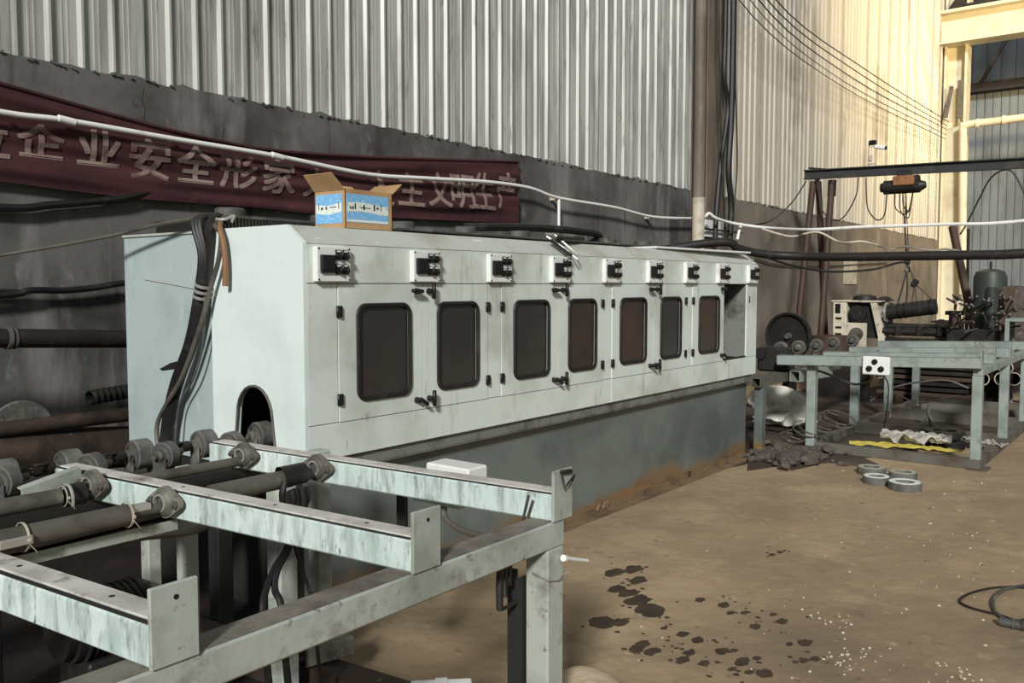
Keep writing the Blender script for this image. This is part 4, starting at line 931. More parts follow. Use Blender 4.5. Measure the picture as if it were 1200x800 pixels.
# white switch box on the front beam
sb = (8.345, 2.264, 0.865)
mb = MB(); mb.box((8.335, sb[1], sb[2]+.005), (.06, .235, .165), None, .008); sbx = mb.build('switch_box', 'box_white', tab)
for dy, dz, r in ((.055, -.022, .027), (-.048, -.022, .027), (.008, .042, .025)):
    mb = MB(); c0 = V((8.305, sb[1]+dy, sb[2]+dz)); mb.cyl(c0, c0-V((.012, 0, 0)), r, n=16); mb.beam(c0+V((-.02, 0, .018)), c0+V((-.02, 0, -.018)), .012, .018, (1, 0, 0), .003); mb.build('switch_knob', 'black', sbx)
    if dz < 0:
        mb = MB(); mb.bb(c0+V((-.0145, -.012, .012)), c0+V((-.012, .012, .019))); mb.build('switch_label', 'shaft', sbx)
mb = MB(); mb.tube([(8.400, 2.318, 0.771), (8.600, 2.403, 0.693), (8.700, 2.572, 0.649), (8.600, 2.745, 0.728), (8.500, 2.876, 0.778), (8.450, 2.940, 0.728)], .012, 8); tp(mb, 'switch_cable', 'shaft')
mb = MB(); mb.tube([(8.400, 2.214, 0.778), (8.700, 2.252, 0.655), (9.000, 2.333, 0.430), (9.200, 2.411, 0.187)], .006, 6); tp(mb, 'switch_wire', 'black_rubber')
# post under the far end of the machine
mb = MB(); mb.bb((7.86, 3.14, 0), (7.95, 3.22, .657), .004); one(mb, 'support_post', 'tank', 'grey steel post standing at the far end of the machine tank', 'post')
# big dark dish wheel
q = (10.000, 3.707, 1.009)
mb = MB(); mb.rev([(.001, .02), (.10, .03), (.235, .03), (.25, -.015), (.275, -.02), (.28, .0), (.27, .06), (.001, .06)], q, (1, -.12, .0), 36); dw = one(mb, 'dish_wheel', 'dark_iron', 'large dark dished wheel standing behind the rollers of the far table', 'wheel')
mb = MB(); mb.rev([(.001, -.02), (.03, -.02), (.04, .03)], q, (1, -.12, 0), 16); mb.build('wheel_hub', 'hub', dw)
mb = MB(); mb.bb((q[0]+.02, q[1]-.06, 0), (q[0]+.16, q[1]+.06, q[2]-.20)); mb.bb((q[0]+.0, q[1]-.22, 0), (q[0]+.26, q[1]+.22, .05)); mb.build('wheel_stand', 'dark_iron', dw)
# sack, scrap, wires near the end of the machine
def lump(mb, c, rx, ry, rz, seed, amp=.12, nu=26, nv=14):
    r_ = random.Random(seed); ph = [r_.uniform(0, 6) for _ in range(6)]
    c = V(c)
    def f(u, v):
        a = 2*PI*u; b = PI*v
        k = 1 + amp*(math.sin(3*a+ph[0]+2*b) + .7*math.sin(5*a+ph[1]-3*b) + .5*math.sin(9*a+ph[2]+5*b))*math.sin(b)
        return c + V((rx*k*math.sin(b)*math.cos(a), ry*k*math.sin(b)*math.sin(a), max(-rz*.75, rz*math.cos(b)*(1+amp*math.sin(4*a+ph[3])*math.sin(b)))))
    mb.grid(f, nu, nv)
q = (9.600, 3.660, 0.282)
mb = MB(); lump(mb, (q[0], q[1], q[2]), .24, .30, .19, 4, .20, 60, 30); lump(mb, (q[0]-.08, q[1]-.08, q[2]-.15), .24, .28, .09, 9, .22, 60, 24); lump(mb, (q[0]-.1, q[1]+.16, q[2]+.03), .14, .14, .12, 17, .25, 40, 20); sk = one(mb, 'white_sack', 'sack', 'crumpled white woven sack behind the post at the machine end', 'sack')
mb = MB(); mb.bb((q[0]-.3, q[1]-.3, 0), (q[0]+.3, q[1]+.35, max(.05, q[2]-.24)), .02); one(mb, 'steel_crate', 'rust_dark', 'dark rusty crate under the white sack', 'crate')
mb = MB(); rs = random.Random(31)
for k in range(70):
    cx_ = 8.05+rs.gauss(0, .28); cy_ = 2.95+rs.gauss(0, .28); s = rs.uniform(.02, .07)
    mb.box((cx_, cy_, s*.5+rs.random()*.05*max(0, 1-abs(cy_-3)*2)), (s*rs.uniform(1, 2.4), s*rs.uniform(.7, 1.6), s*.7), (rs.uniform(-.4, .4), rs.uniform(-.4, .4), rs.random()*3), .006)
for k in range(9): lump(mb, (8.05+rs.gauss(0, .2), 2.95+rs.gauss(0, .2), .035), .12, .10, .06, k, .2, 14, 8)
o = one(mb, 'scrap_pile', 'debris', 'grey pile of dusty scrap and rags on the floor at the machine end', 'scrap'); o['kind'] = 'stuff'
for i in range(4):
    c = (8.386, 3.071, 0.100); r = .10+.02*i
    pts = coil((c[0]+.12*i, c[1]-.1*i, .12+.05*i), (1, 0, .2), (0, 1, .3), r, 1.6, (.03, -.05, .02), 12)
    cable('steel_wire', pts, .008, 'debris', ['small loop of grey wire in the scrap pile nearest the post', 'loop of grey wire in the middle of the scrap pile', 'wide loop of grey wire leaning on the table leg', 'widest loop of grey wire under the far table'][i], 'wire', 6)
# yellow sheet and film inside the bottom frame
def sheet(name, m, label, c, lx, ly, rot, seed, amp):
    r_ = random.Random(seed); ph = [r_.uniform(0, 6) for _ in range(8)]
    cr, sr = math.cos(rot), math.sin(rot)
    def f(u, v):
        x = (u-.5)*lx; y = (v-.5)*ly*(1-.35*abs(2*u-1))
        z = .02 + amp*(abs(math.sin(9*u+ph[0]+4*v)) + .7*abs(math.sin(17*u+6*v+ph[1])) + .5*abs(math.sin(11*v+7*u+ph[2])))
        return V((c[0]+x*cr-y*sr, c[1]+x*sr+y*cr, c[2]+z))
    mb = MB(); mb.grid(f, 40, 16, True, (0, 0, -.004)); return one(mb, name, m, label, 'sheet')
sheet('yellow_sheet', 'yellow', 'yellow plastic strip lying at the left inside the table bottom frame', (8.761, 2.291, 0.050), .62, .24, 1.85, 1, .012)
sheet('yellow_sheet', 'yellow', 'yellow plastic strip lying at the right inside the table bottom frame', (8.836, 1.843, 0.050), .42, .16, 1.5, 2, .012)
sheet('plastic_film', 'film', 'crumpled clear grey plastic film between the yellow strips', (8.993, 2.064, 0.050), .62, .36, 1.75, 3, .06)
sheet('plastic_film', 'film', 'crumpled grey plastic film beside the near right leg of the far table', (9.499, 1.587, 0.030), .5, .2, 1.0, 5, .03)
for i, (px, z) in enumerate(((1106, .04), (1108, .11))):
    c = [(9.417, 1.904, 0.040), (9.625, 1.941, 0.110)][i]
    mb = MB(); mb.ring((c[0], c[1], z), (0, 0, 1), .19, .11, .065, 28); one(mb, 'black_ring', 'black_rubber', ['lower thick black ring lying inside the table bottom frame', 'upper thick black ring stacked inside the table bottom frame'][i], 'ring')
q = (10.724, 2.333, 0.000)
mb = MB()
for a in (0, 2.1, 4.2): mb.tube([(q[0]+.12*math.cos(a), q[1]+.12*math.sin(a), .0), (q[0]+.04*math.cos(a), q[1]+.04*math.sin(a), .08), (q[0], q[1], .14)], .012, 6)
mb.cyl((q[0], q[1], .12), (q[0], q[1], .22), .02); mb.cyl((q[0], q[1], .20), (q[0], q[1], .25), .012); one(mb, 'small_stand', 'hub', 'small three legged metal stand on the floor under the far table', 'stand')
# four grinding rings on the floor
for i, (x, y, z, tm, lb) in enumerate(((7.739, 2.121, 0, 'bright_steel', 'grey grinding ring on the floor, left one of the back pair'), (7.692, 1.857, 0, 'bright_steel', 'dark sided grinding ring on the floor, right one of the back pair'),
                               (7.394, 1.985, 0, 'lab_white', 'grinding ring with white top on the floor, left one of the front pair'), (7.311, 1.75, 0, 'lab_white', 'grinding ring with white top on the floor, right one of the front pair'))):
    r = (.115, .11, .105, .125)[i]
    mb = MB(); mb.rev([(r, 0), (r, .055), (r-.006, .06), (r*.60, .06), (r*.58, .03), (.001, .03)], (x, y, 0), (0, 0, 1), 32); g_ = one(mb, 'grinding_ring', 'rubber', lb, 'ring', 'grinding rings on the floor')
    mb = MB(); mb.ring((x, y, .0605), (0, 0, 1), r-.008, r*.58, .003, 30); mb.build('top_face', tm, g_)
    mb = MB(); mb.ring((x, y, .032), (0, 0, 1), r*.57, r*.2, .004, 24); mb.build('bottom_plate', tm, g_)
# cable with connector on the floor at the right
fc = [(4.767, 0.449, 0.012), (4.657, 0.574, 0.012), (4.721, 0.683, 0.012), (4.904, 0.745, 0.012), (5.105, 0.731, 0.020), (5.289, 0.659, 0.012), (5.495, 0.526, 0.012)]
cable('floor_cable', fc, .009, 'hub', 'grey cable curling round to the connector on the floor at the right', 'cable')
cable('floor_cable', [(5.197, 0.494, 0.010), (4.747, 0.586, 0.010), (4.746, 0.694, 0.010), (4.771, 0.829, 0.010), (4.850, 0.883, 0.010), (5.007, 0.853, 0.012), (5.176, 0.762, 0.012), (5.255, 0.597, 0.030)], .006, 'rust_dark', 'thin brown cable in a wide loop on the floor at the right', 'cable')
a, b = V((4.622, 0.671, 0.020)), V((4.622, 0.552, 0.020))
mb = MB(); mb.cyl(a, b, .020, .022, 16); mb.cyl(a-(b-a)*.06, a, .014, n=14); mb.cyl(a.lerp(b, .45), a.lerp(b, .55), .026, n=16); one(mb, 'cable_connector', 'hub', 'grey round plug connector lying on the floor cable', 'plug')

# ------------------------------------------------------------------ gantry hoist
gx = 14.3
gan = thing('gantry_hoist', 'dark steel gantry beam on splayed pipe legs', 'gantry', (gx, 3.6, 0))
def gp(mb, name, m, parent=gan): return mb.build(name, m, parent)
g0, g1 = V((14.300, 5.074, 3.372)), V((14.300, 1.977, 3.306)); gd = (g1-g0); e1 = g0+gd*1.9
mb = MB(); H2 = .075
for dz, hh, ww in ((H2-.008, .016, .11), (-H2+.008, .016, .11), (0, .12, .016)):
    mb.beam(g0+V((0, 0, dz)), e1+V((0, 0, dz)), ww, hh, (0, 0, 1), 0)
gb = gp(mb, 'gantry_beam', 'girder')
mb = MB(); mb.beam((14.300, 5.007, 3.476), (14.300, 4.680, 3.423), .05, .03); mb.build('top_plate', 'rust_dark', gb)
mb = MB(); mb.bb(V((14.300, 4.934, 3.280))+V((-.06, -.04, -.05)), V((14.300, 4.811, 3.272))+V((.06, .04, .02))); mb.build('leg_socket', 'dark_iron', gb)
def gleg(a, b, r, m='rust_red'):
    a, b = V(a), V(b); d = (b-a); f = a + d*(a.z/(a.z-b.z))
    mb = MB(); mb.cyl(a, f, r, n=14); return gp(mb, 'gantry_leg', m)
gleg((14.300, 4.933, 3.253), (13.900, 4.979, 1.083), .05)
gleg((14.300, 4.851, 3.248), (14.900, 4.885, 0.799), .05)
l3 = gleg((14.300, 4.635, 3.232), (13.600, 4.523, 0.867), .05)
mb = MB(); mb.cyl((14.300, 4.629, 3.259), (14.300, 4.636, 3.004), .065, n=14); mb.build('leg_sleeve', 'rust_dark', l3)
far_legs_y = e1.y
for dx in (-.5, .5): mb = MB(); mb.cyl((gx, e1.y+.1, e1.z-.07), (gx+dx, e1.y, 0), .045, n=14); gp(mb, 'gantry_leg', 'rust_red')
h = V((14.300, 3.549, 3.105))
hoist = thing('electric_hoist', 'dark electric hoist with faded orange cover hanging from the gantry beam', 'hoist', tuple(h+V((0, 0, -.2))))
mb = MB(); mb.cyl(h+V((0, .29, -.02)), h+V((0, -.22, -.02)), .105, n=22); mb.cyl(h+V((0, -.22, -.02)), h+V((0, -.30, -.01)), .085, .05, 22); mb.cyl(h+V((0, .30, -.02)), h+V((0, .34, -.02)), .07, n=20); mb.build('hoist_drum', 'dark_iron', hoist)
mb = MB(); mb.box(h+V((-.06, -.01, .06)), (.16, .30, .15), None, .015); mb.build('hoist_cover', 'orange', hoist)
mb = MB(); mb.box(h+V((0, -.17, .09)), (.12, .08, .1), None, .01); mb.bb(h+V((-.05, -.10, .1)), h+V((-.03, .10, .22))); mb.bb(h+V((.03, -.10, .1)), h+V((.05, .10, .22))); mb.build('trolley', 'dark_iron', hoist)
hk = V((14.300, 3.480, 1.934))
mb = MB()
for dy in (.01, .05): mb.tube([h+V((0, dy-.03, -.1)), hk+V((0, dy-.03, .1))], .007, 6, straight=True)
mb.build('hoist_rope', 'black_rubber', hoist)
mb = MB(); mb.box(hk+V((0, 0, .05)), (.07, .09, .14), None, .02); mb.cyl(hk+V((-.05, 0, .07)), hk+V((.05, 0, .07)), .05); mb.tube([hk+V((0, 0, -.02)), hk+V((0, 0, -.06)), hk+V((0, -.035, -.09)), hk+V((0, -.03, -.13)), hk+V((0, .02, -.135)), hk+V((0, .035, -.10))], .012, 8); mb.build('hook_block', 'dark_iron', hoist)
mb = MB()
for (py_, w_) in ((.22, .34), (.10, .40), (.03, .30)):
    mb.tube([h+V((-.02, py_*.6, -.1)), h+V((-.03, py_*.6-.02, -.1-w_*.7)), h+V((-.03, py_*.3-.1, -.1-w_)), h+V((-.02, -.10, -.1-w_*.6)), h+V((-.02, -.13, -.1))], .009, 6)
o = mb.build('hanging_leads', 'black_rubber', hoist); o['kind'] = 'stuff'
cable('festoon_cable', [(14.250, 4.214, 3.264), (14.250, 4.246, 2.977), (14.250, 4.408, 2.681), (14.250, 4.565, 2.621), (14.250, 4.756, 2.778), (14.250, 4.846, 3.148)], .010, 'black_rubber', 'black cable looping under the gantry beam beside its legs')
cable('festoon_cable', [(14.250, 4.099, 3.255), (14.250, 4.075, 2.836), (14.250, 3.995, 2.662), (14.250, 3.892, 2.592), (14.250, 3.808, 2.692), (14.250, 3.780, 3.052)], .010, 'black_rubber', 'black cable looping under the gantry beam left of the hoist')
cable('festoon_cable', [(14.250, 5.027, 3.269), (14.200, 5.211, 2.963), (14.100, 5.381, 2.759), (12.000, 4.760, 2.477), (12.000, 5.008, 2.440), (12.447, 5.300, 2.488)], .010, 'black_rubber', 'black cable dropping from the gantry beam end to the wall')
cable('pendant_cable', [(14.200, 3.495, 2.927), (14.100, 3.472, 2.514), (12.000, 2.938, 2.129), (11.800, 2.875, 1.993)], .008, 'black_rubber', 'thin black pendant cable hanging straight from the hoist')
cable('loop_cable', [(14.200, 2.744, 2.329), (14.200, 2.659, 2.485), (14.200, 2.504, 2.843), (14.200, 2.381, 3.101), (14.200, 2.234, 3.210), (14.200, 2.095, 3.175), (14.200, 1.950, 2.893), (14.200, 1.816, 2.591), (14.2, 1.3, 1.6), (14.1, 1.0, .3), (13.9, .8, .02)], .012, 'black_rubber', 'black cable arching up to the gantry beam at the right')
# camera on the gantry beam
cq = V((14.300, 4.080, 3.455))
cct = thing('security_camera', 'white security camera on a short pole above the gantry beam', 'camera', tuple(cq))
mb = MB(); mb.cyl(cq-V((0, 0, .02)), cq+V((0, 0, .34)), .012); mb.bb(cq+V((-.02, -.10, .0)), cq+V((.02, .02, .02))); mb.beam(cq+V((0, .01, .27)), cq+V((0, -.16, .27)), .015, .015); mb.build('pole', 'pvc_dusty', cct)
mb = MB(); mb.box(cq+V((0, -.16, .25)), (.07, .17, .06), (.2, 0, 0), .015); mb.build('camera_body', 'pvc', cct)
mb = MB(); mb.box(cq+V((0, -.055, .33)), (.09, .10, .07), None, .01); mb.cyl(cq+V((0, -.235, .235)), cq+V((0, -.26, .23)), .028); mb.build('lamp_head', 'black', cct)
mb = MB(); mb.box(cq+V((0, -.02, .10)), (.05, .06, .10), None, .01); mb.build('junction', 'pvc_dusty', cct)

# ------------------------------------------------------------------ hoses and lines crossing in front
cable('air_hose', [(8.3, 5.3, 1.86), (9.200, 4.253, 2.072), (9.400, 4.068, 2.008), (9.600, 3.900, 1.953), (9.800, 3.583, 1.923), (9.800, 3.021, 1.903), (9.800, 2.412, 1.900), (9.800, 1.849, 1.898), (9.800, 1.220, 1.909), (9.9, -.6, 2.05), (10.2, -4.0, 2.4)], .048, 'dark_iron', 'thick dark hose strung level across the gantry legs', 'hose', 12)
cable('air_hose', [(9.900, 3.970, 1.933), (10.400, 3.852, 1.842), (11.000, 3.592, 1.766), (11.400, 3.200, 1.788), (11.800, 2.983, 1.877), (14.000, 3.372, 1.939)], .014, 'dark_iron', 'thin dark hose sagging under the thick one to the hoist hook', 'hose')
wl = [(11.108, 5.440, 2.502), (10.920, 5.200, 2.503), (10.942, 5.150, 2.547), (11.073, 5.100, 2.485), (11.455, 5.000, 2.433), (11.601, 4.600, 2.368), (11.000, 3.814, 2.285), (11.000, 3.199, 2.293), (11.000, 2.351, 2.288), (11.000, 1.381, 2.303), (11.0, -.6, 2.6), (11.0, -5.0, 2.9)]
wlo = cable('white_line', wl, .020, 'pvc', 'white pipe line running on from the column across the right side', 'pipe')
mb = MB(); mb.tube([(11.655, 5.000, 2.444), (11.573, 5.000, 2.323), (11.520, 5.000, 2.216)], .02, 8); mb.build('branch_stub', 'pvc', wlo)
cable('grey_line', [(11.200, 4.522, 2.333), (11.200, 4.303, 2.259), (11.200, 4.100, 2.219), (11.200, 3.796, 2.263), (11.300, 3.540, 2.131), (11.400, 3.311, 2.139), (11.400, 3.106, 2.080), (11.400, 2.955, 2.035), (11.400, 2.809, 2.062), (11.400, 2.521, 2.014), (11.400, 2.335, 2.020), (11.200, 2.114, 1.969)], .014, 'pvc_dusty', 'pale slack cable sagging beneath the white pipe line', 'cable')
mb = MB(); mb.bb((18.037, 5.560, 2.174), (18.860, 5.575, 1.615)); one(mb, 'notice_board', 'pvc_dusty', 'narrow pale board fixed to the brown wall behind the gantry legs', 'board')
cable('wall_wire', [(13.491, 5.550, 2.016), (14.397, 5.550, 1.938), (16.509, 5.550, 1.945), (21.087, 5.550, 2.099)], .01, 'dark_iron', 'thin dark wire along the brown plastered wall')
# pipe in the far corner
mb = MB(); mb.tube([(26.000, 4.916, 1.348), (26.000, 5.030, 5.513), (26.000, 5.026, 5.735), (26.000, 4.906, 5.811), (26.000, 4.605, 5.822), (26.000, 3.350, 5.854), (26.0, -4.0, 6.1)], .10, 12, 4); fp = one(mb, 'far_pipe', 'cream_steel', 'cream pipe rising beside the far corner column and turning level', 'pipe')
for q in ((26.000, 4.684, 5.809), (26.000, 4.073, 5.829)):
    mb = MB(); mb.cyl(V(q)-V((0, .04, 0)), V(q)+V((0, .04, 0)), .125, n=14); mb.build('collar', 'cream_steel', fp)

# ------------------------------------------------------------------ lathe and clutter behind the table
lx = 14.0
lat = thing('lathe', 'cream and black lathe headstock with chipped paint behind the far table', 'lathe', (14.1, 3.9, 0))
def lp_(mb, name, m, parent=lat): return mb.build(name, m, parent)
mb = MB(); mb.bb((lx, 4.270, 0.000), (lx+.7, 4.480, 1.343), .012); hs_ = lp_(mb, 'headstock_column', 'lathe')
for z in (0.818, 0.923, 1.063): mb = MB(); mb.bb((lx-.004, 4.34, z), (lx+.002, 4.433, z+.035)); mb.build('slot', 'black', hs_)
mb = MB(); mb.bb((lx-.005, 4.363, 1.157), (lx+.003, 4.445, 1.308), .004); mb.build('vent_panel', 'black', hs_)
mb = MB(); mb.bb((lx, 3.967, 0.000), (lx+.05, 4.270, 1.017), .008); lp_(mb, 'front_plate', 'lathe')
mb = MB(); mb.prism([(lx, 3.920, 1.343), (lx, 3.827, 1.343), (lx, 3.698, 0.807), (lx, 3.698, 0.083), (lx, 3.768, 0.083), (lx, 3.792, 0.807)], (.6, 0, 0)); lp_(mb, 'slanted_panel', 'lathe')
mb = MB(); mb.bb((lx-.02, 3.757, 1.337), (lx+.7, 4.503, 1.361), .006); lp_(mb, 'top_plate', 'lathe')
mb = MB(); mb.rev([(.001, .10), (.09, .10), (.16, .07), (.19, .0)], (lx+.3, 4.083, 1.355), (0, 0, 1), 22); mb.rev([(.001, .07), (.07, .06), (.15, .0)], (lx+.35, 3.803, 1.355), (0, 0, 1), 18); lp_(mb, 'belt_cover', 'dark_iron')
mb = MB(); mb.cyl((lx+.02, 4.118, 1.157), (lx+.5, 4.118, 1.157), .13, n=22); mb.cyl((lx-.02, 4.118, 1.157), (lx+.02, 4.118, 1.157), .09, n=18); lp_(mb, 'motor', 'dark_iron')
mb = MB(); mb.bb((lx+.1, 3.710, 0.783), (lx+.5, 4.223, 1.320)); lp_(mb, 'gear_case', 'dark_iron')
mb = MB(); c0, c1 = V((14.120, 3.697, 1.184)), V((14.120, 3.018, 1.285)); mb.ring(c0+V((0, .01, 0)), (0, 1, 0), .15, .10, .03, 24); mb.cyl(c0+V((0, .1, 0)), c0, .1, n=20); lp_(mb, 'chuck', 'bright_steel')
mb = MB(); mb.bb((lx+.02, 2.683, 0.457), (lx+.45, 3.733, 0.807), .02); mb.cyl((lx+.05, 3.733, 0.900), (lx+.05, 2.683, 0.900), .06); mb.cyl((lx+.25, 3.733, 0.970), (lx+.25, 2.683, 0.970), .05); mb.bb((lx+.02, 2.683, 0.000), (lx+.4, 3.033, 0.457)); lp_(mb, 'lathe_bed', 'dark_iron')
for y in (3.5, 3.2, 2.92): mb = MB(); mb.box((lx+.03, y, 0.923), (.14, .10, .16), (.1, 0, 0), .015); lp_(mb, 'tool_block', 'dark_iron')
mb = MB(); mb.cyl((lx-.01, 4.107, 0.847), (lx-.06, 4.107, 0.847), .10, n=22); mb.cyl((lx-.06, 4.107, 0.847), (lx-.10, 4.107, 0.847), .05, n=18); lp_(mb, 'spindle_flange', 'shaft')
mb = MB(); mb.cyl(c0, c1, .115, n=26); wp = one(mb, 'black_cylinder', 'dark_iron', 'long black steel cylinder slung from the hoist hook behind the table', 'cylinder')
for t in (.25, .38, .9): mb = MB(); mb.ring(c0.lerp(c1, t), c1-c0, .122, .113, .02, 24); mb.build('band', 'black', wp)
for i, (px,) in enumerate(((.22,), (.42,))):
    q = c0.lerp(c1, px); cable('sling_chain', [hk+V((0, 0, -.13)), q.lerp(hk, .5), q+V((-.1, 0, .02))], .012, 'dark_iron', ['left chain from the hoist hook to the black cylinder', 'right chain from the hoist hook to the black cylinder'][i], 'chain', 6)
q = V((14.200, 3.340, 1.624)); mb = MB(); mb.box(q, (.06, .09, .13), (.5, 0, 0), .02); bl2 = one(mb, 'pulley_block', 'dark_iron', 'small dark pulley block hanging right of the hoist hook', 'pulley')
mb = MB(); mb.tube([hk+V((0, -.02, -.02)), q], .008, 6, straight=True); mb.tube([q, (14.100, 3.355, 1.306)], .008, 6, straight=True); mb.tube([q, (14.100, 3.284, 1.307)], .008, 6, straight=True); mb.tube([q, (14.100, 3.062, 1.373)], .006, 6, straight=True); mb.build('pulley_rope', 'dark_iron', bl2)
# bench of valves, bar bundle, tank, posts
bx = 13.6
mb = MB(); q = V((13.720, 2.682, 1.105)); mb.cyl((q.x, q.y, 0), (q.x, q.y, q.z+.08), .08, n=16); mb.cyl((q.x, q.y, q.z+.08), (q.x, q.y, q.z+.13), .10, n=16); mb.cyl((q.x-.02, q.y+.12, q.z+.1), (q.x-.02, q.y-.12, q.z+.1), .03); one(mb, 'pump_post', 'rust', 'rusty pump post between the lathe and the bar bundle', 'pump')
mb = MB(); q2 = V((14.600, 3.029, 1.004)); mb.bb((q2.x, q2.y-.25, 0), (q2.x+.3, q2.y+.1, q2.z+.02), .02); mb.cyl((q2.x-.02, q2.y, q2.z), (q2.x-.12, q2.y, q2.z), .08); mb.bb((q2.x-.05, q2.y-.38, q2.z+.02), (q2.x+.4, q2.y+.15, q2.z+.05)); one(mb, 'valve_block', 'rust_dark', 'dark rusty valve block beside the rusty pump post', 'valve')
mb = MB(); rs = random.Random(77); qa = V((13.650, 2.443, 1.196))
for k in range(46):
    y = qa.y + rs.uniform(-.42, .3); z = qa.z + rs.uniform(-.22, .20)
    d = V((-.35+rs.uniform(-.1, .1), rs.uniform(-.25, .05), rs.uniform(-.05, .2))); mb.cyl((qa.x, y, z), V((qa.x, y, z))+d*rs.uniform(.6, 1.3), .014, n=6)
o = one(mb, 'bar_bundle', 'shaft', 'tangled bundle of thin steel bars in front of the green tank', 'bars'); o['kind'] = 'stuff'
mb = MB(); mb.bb((qa.x-.15, qa.y-.50, 0), (qa.x+.2, qa.y+.30, qa.z-.22), .01); one(mb, 'bar_stand', 'dark_iron', 'dark stand carrying the bundle of thin steel bars', 'stand')
tq_ = V((16.000, 2.626, 1.448)); 
mb = MB(); r = .245; zt = (16.000, 2.639, 1.859)[2]; mb.rev([(r*.9, 0), (r, .05), (r, zt-.14), (r*.86, zt-.05), (r*.5, zt-.01), (.001, zt)], (tq_.x, tq_.y, 0), (0, 0, 1), 28); gt = one(mb, 'gas_tank', 'green_tank', 'dark green upright tank with domed top in the far corner', 'tank')
mb = MB(); mb.cyl((tq_.x, tq_.y, zt-.01), (tq_.x, tq_.y, zt+.12), .02); mb.build('tank_valve', 'dark_iron', gt)
q = V((14.000, 2.275, 1.431)); mb = MB(); mb.cyl((q.x, q.y, 0), (q.x, q.y, q.z+.12), .085, n=18); mb.cyl((q.x, q.y, q.z+.12), (q.x, q.y, q.z+.14), .06, n=18); one(mb, 'small_cylinder', 'green_tank', 'small grey green cylinder standing before the green tank', 'cylinder')
q = V((17.000, 3.248, 2.574)); b_ = V((16.600, 2.979, 1.368)); d = (b_-q); f = q + d*(q.z/(q.z-b_.z))
mb = MB(); mb.beam(V((17.000, 3.412, 2.625)), f, .10, .10); one(mb, 'leaning_timber', 'wood', 'brown timber leaning beside the far corner column', 'timber')
q = V((17.000, 3.154, 2.571)); mb = MB(); mb.cyl(q, (q.x, q.y-.03, 0), .025, n=10); one(mb, 'upright_rod', 'rust_dark', 'thin dark rod standing right of the leaning timber', 'rod')
mb = MB(); qh = V((15.100, 2.156, 1.369)); lump(mb, qh, .3, .28, .22, 12, .14); mb.bb((qh.x-.2, qh.y-.4, 0), (qh.x+.25, qh.y+.15, qh.z-.14)); one(mb, 'tarpaulin_heap', 'debris', 'grey tarpaulin heaped on crates right of the green tank', 'tarpaulin')
q = V((13.800, 2.024, 1.470)); mb = MB(); mb.beam((q.x, q.y+.12, 0), (q.x, q.y-.02, q.z+.10), .06, .09); one(mb, 'wooden_prop', 'wood', 'slanted wooden prop in front of the tarpaulin heap', 'timber')
bq = V((13.200, 1.856, 1.119))
bench = thing('steel_bench', 'grey steel bench with thin legs at the right edge', 'bench', (bq.x, bq.y, 0))
mb = MB(); mb.bb((bq.x, bq.y-.8, bq.z), (bq.x+.5, bq.y+.12, bq.z+.04), .004); mb.build('bench_top', 'rail_far', bench)
for x in (0, .45):
    for y in (.07, -.75): mb = MB(); mb.bb((bq.x+x, bq.y+y, 0), (bq.x+x+.05, bq.y+y+.05, bq.z)); mb.build('bench_leg', 'rail_far', bench)
# stacked pipes with pale ends, beams and timber in the dark behind the table
for i, (q, r) in enumerate((((13.100, 2.206, 0.351), .09), ((13.100, 1.975, 0.366), .09), ((13.400, 1.879, 0.347), .09), ((13.300, 1.960, 0.499), .088), ((13.200, 2.473, 0.349), .082))):
    mb = MB(); mb.ring((q[0]+1.2, q[1], q[2]), (1, 0, 0), r, r-.010, 2.4, 24); o = one(mb, 'steel_pipe', 'rust_dark', ['steel pipe with pale open end in front of the row under the table rail', 'steel pipe second from left in the row of open ends', 'steel pipe at the right end of the row of open ends', 'steel pipe on top of the row of open ends', 'steel pipe at the left, half hidden by the near right leg'][i], 'pipe', 'stacked pipes behind the far table')
    mb = MB(); mb.ring((q[0]-.004, q[1], q[2]), (1, 0, 0), r, r-.012, .012, 24); mb.build('cut_end', 'pvc_dusty', o)
q = V((13.200, 2.131, 0.348)); mb = MB(); mb.bb((13.4, q.y-.5, q.z-.16), (13.5, q.y+.35, q.z-.091)); mb.bb((15.0, q.y-.5, q.z-.16), (15.1, q.y+.35, q.z-.091))
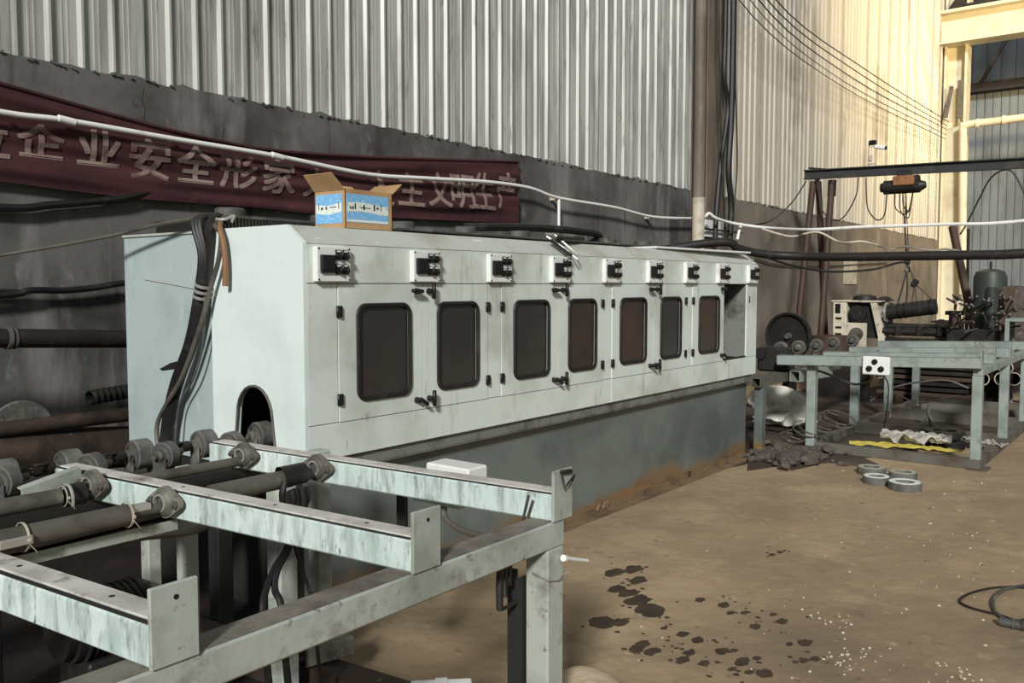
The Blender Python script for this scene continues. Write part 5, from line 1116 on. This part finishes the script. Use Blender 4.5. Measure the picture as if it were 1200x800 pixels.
for x in (13.4, 15.0):
    for y in (-.5, .27): mb.bb((x, q.y+y, 0), (x+.1, q.y+y+.08, q.z-.16))
one(mb, 'pipe_rack', 'rust_dark', 'low dark rack under the stacked pipes with open ends', 'rack')
tst = thing('timber_stack', 'stack of dark weathered boards in the shade behind the far table', 'timber', (13.0, 2.8, 0))
rs = random.Random(8)
for k in range(7):
    for j in range(3):
        y0 = 2.25+rs.uniform(-.06, .06); mb = MB(); mb.bb((12.75+j*.20, y0, .10+k*.075), (12.93+j*.20, y0+1.15+rs.uniform(-.12, .1), .10+k*.075+.05), .004); mb.build('board', 'rust_dark' if k % 3 else 'wood', tst)
for y in (2.2, 3.1): mb = MB(); mb.bb((12.7, y, 0), (13.35, y+.1, .1)); mb.build('bearer', 'wood', tst)
mb = MB(); q0, q1 = V((11.781, 2.531, 0.080)), V((11.606, 1.596, 0.080)); d = q1-q0; mb.cyl(q0-d*.1, q1+d*.3, .075, n=18); one(mb, 'grey_pipe', 'frame_low', 'grey pipe lying on the floor across behind the far table', 'pipe')
mb = MB(); q = V((12.600, 3.899, 0.150)); mb.rev([(.001, .86), (.27, .86), (.28, .84), (.28, .58), (.287, .57), (.28, .56), (.28, .30), (.287, .29), (.28, .28), (.28, .0)], (13.1, 4.2, 0), (0, 0, 1), 26); one(mb, 'rusty_drum', 'rust_red', 'reddish rusty drum in the dark behind the far table', 'drum')
cable('ground_cable', [(11.500, 3.186, 0.141), (11.500, 2.936, 0.321), (11.500, 2.642, 0.416), (11.500, 2.310, 0.459), (11.500, 2.077, 0.383)], .012, 'shaft', 'pale cable arching in the dark behind the far table')
cable('ground_cable', [(11.000, 2.740, 0.311), (11.000, 2.521, 0.227), (11.000, 2.293, 0.286), (11.000, 2.072, 0.352)], .008, 'shaft', 'thin pale cable lying over the bars behind the far table')
mb = MB(); mb.bb((12.72, 3.55, 0), (12.77, 4.4, .55)); mb.bb((12.77, 3.55, .5), (12.85, 4.4, .55)); one(mb, 'sheet_plate', 'rust_dark', 'dark rusty plate standing low behind the left legs of the far table', 'plate')
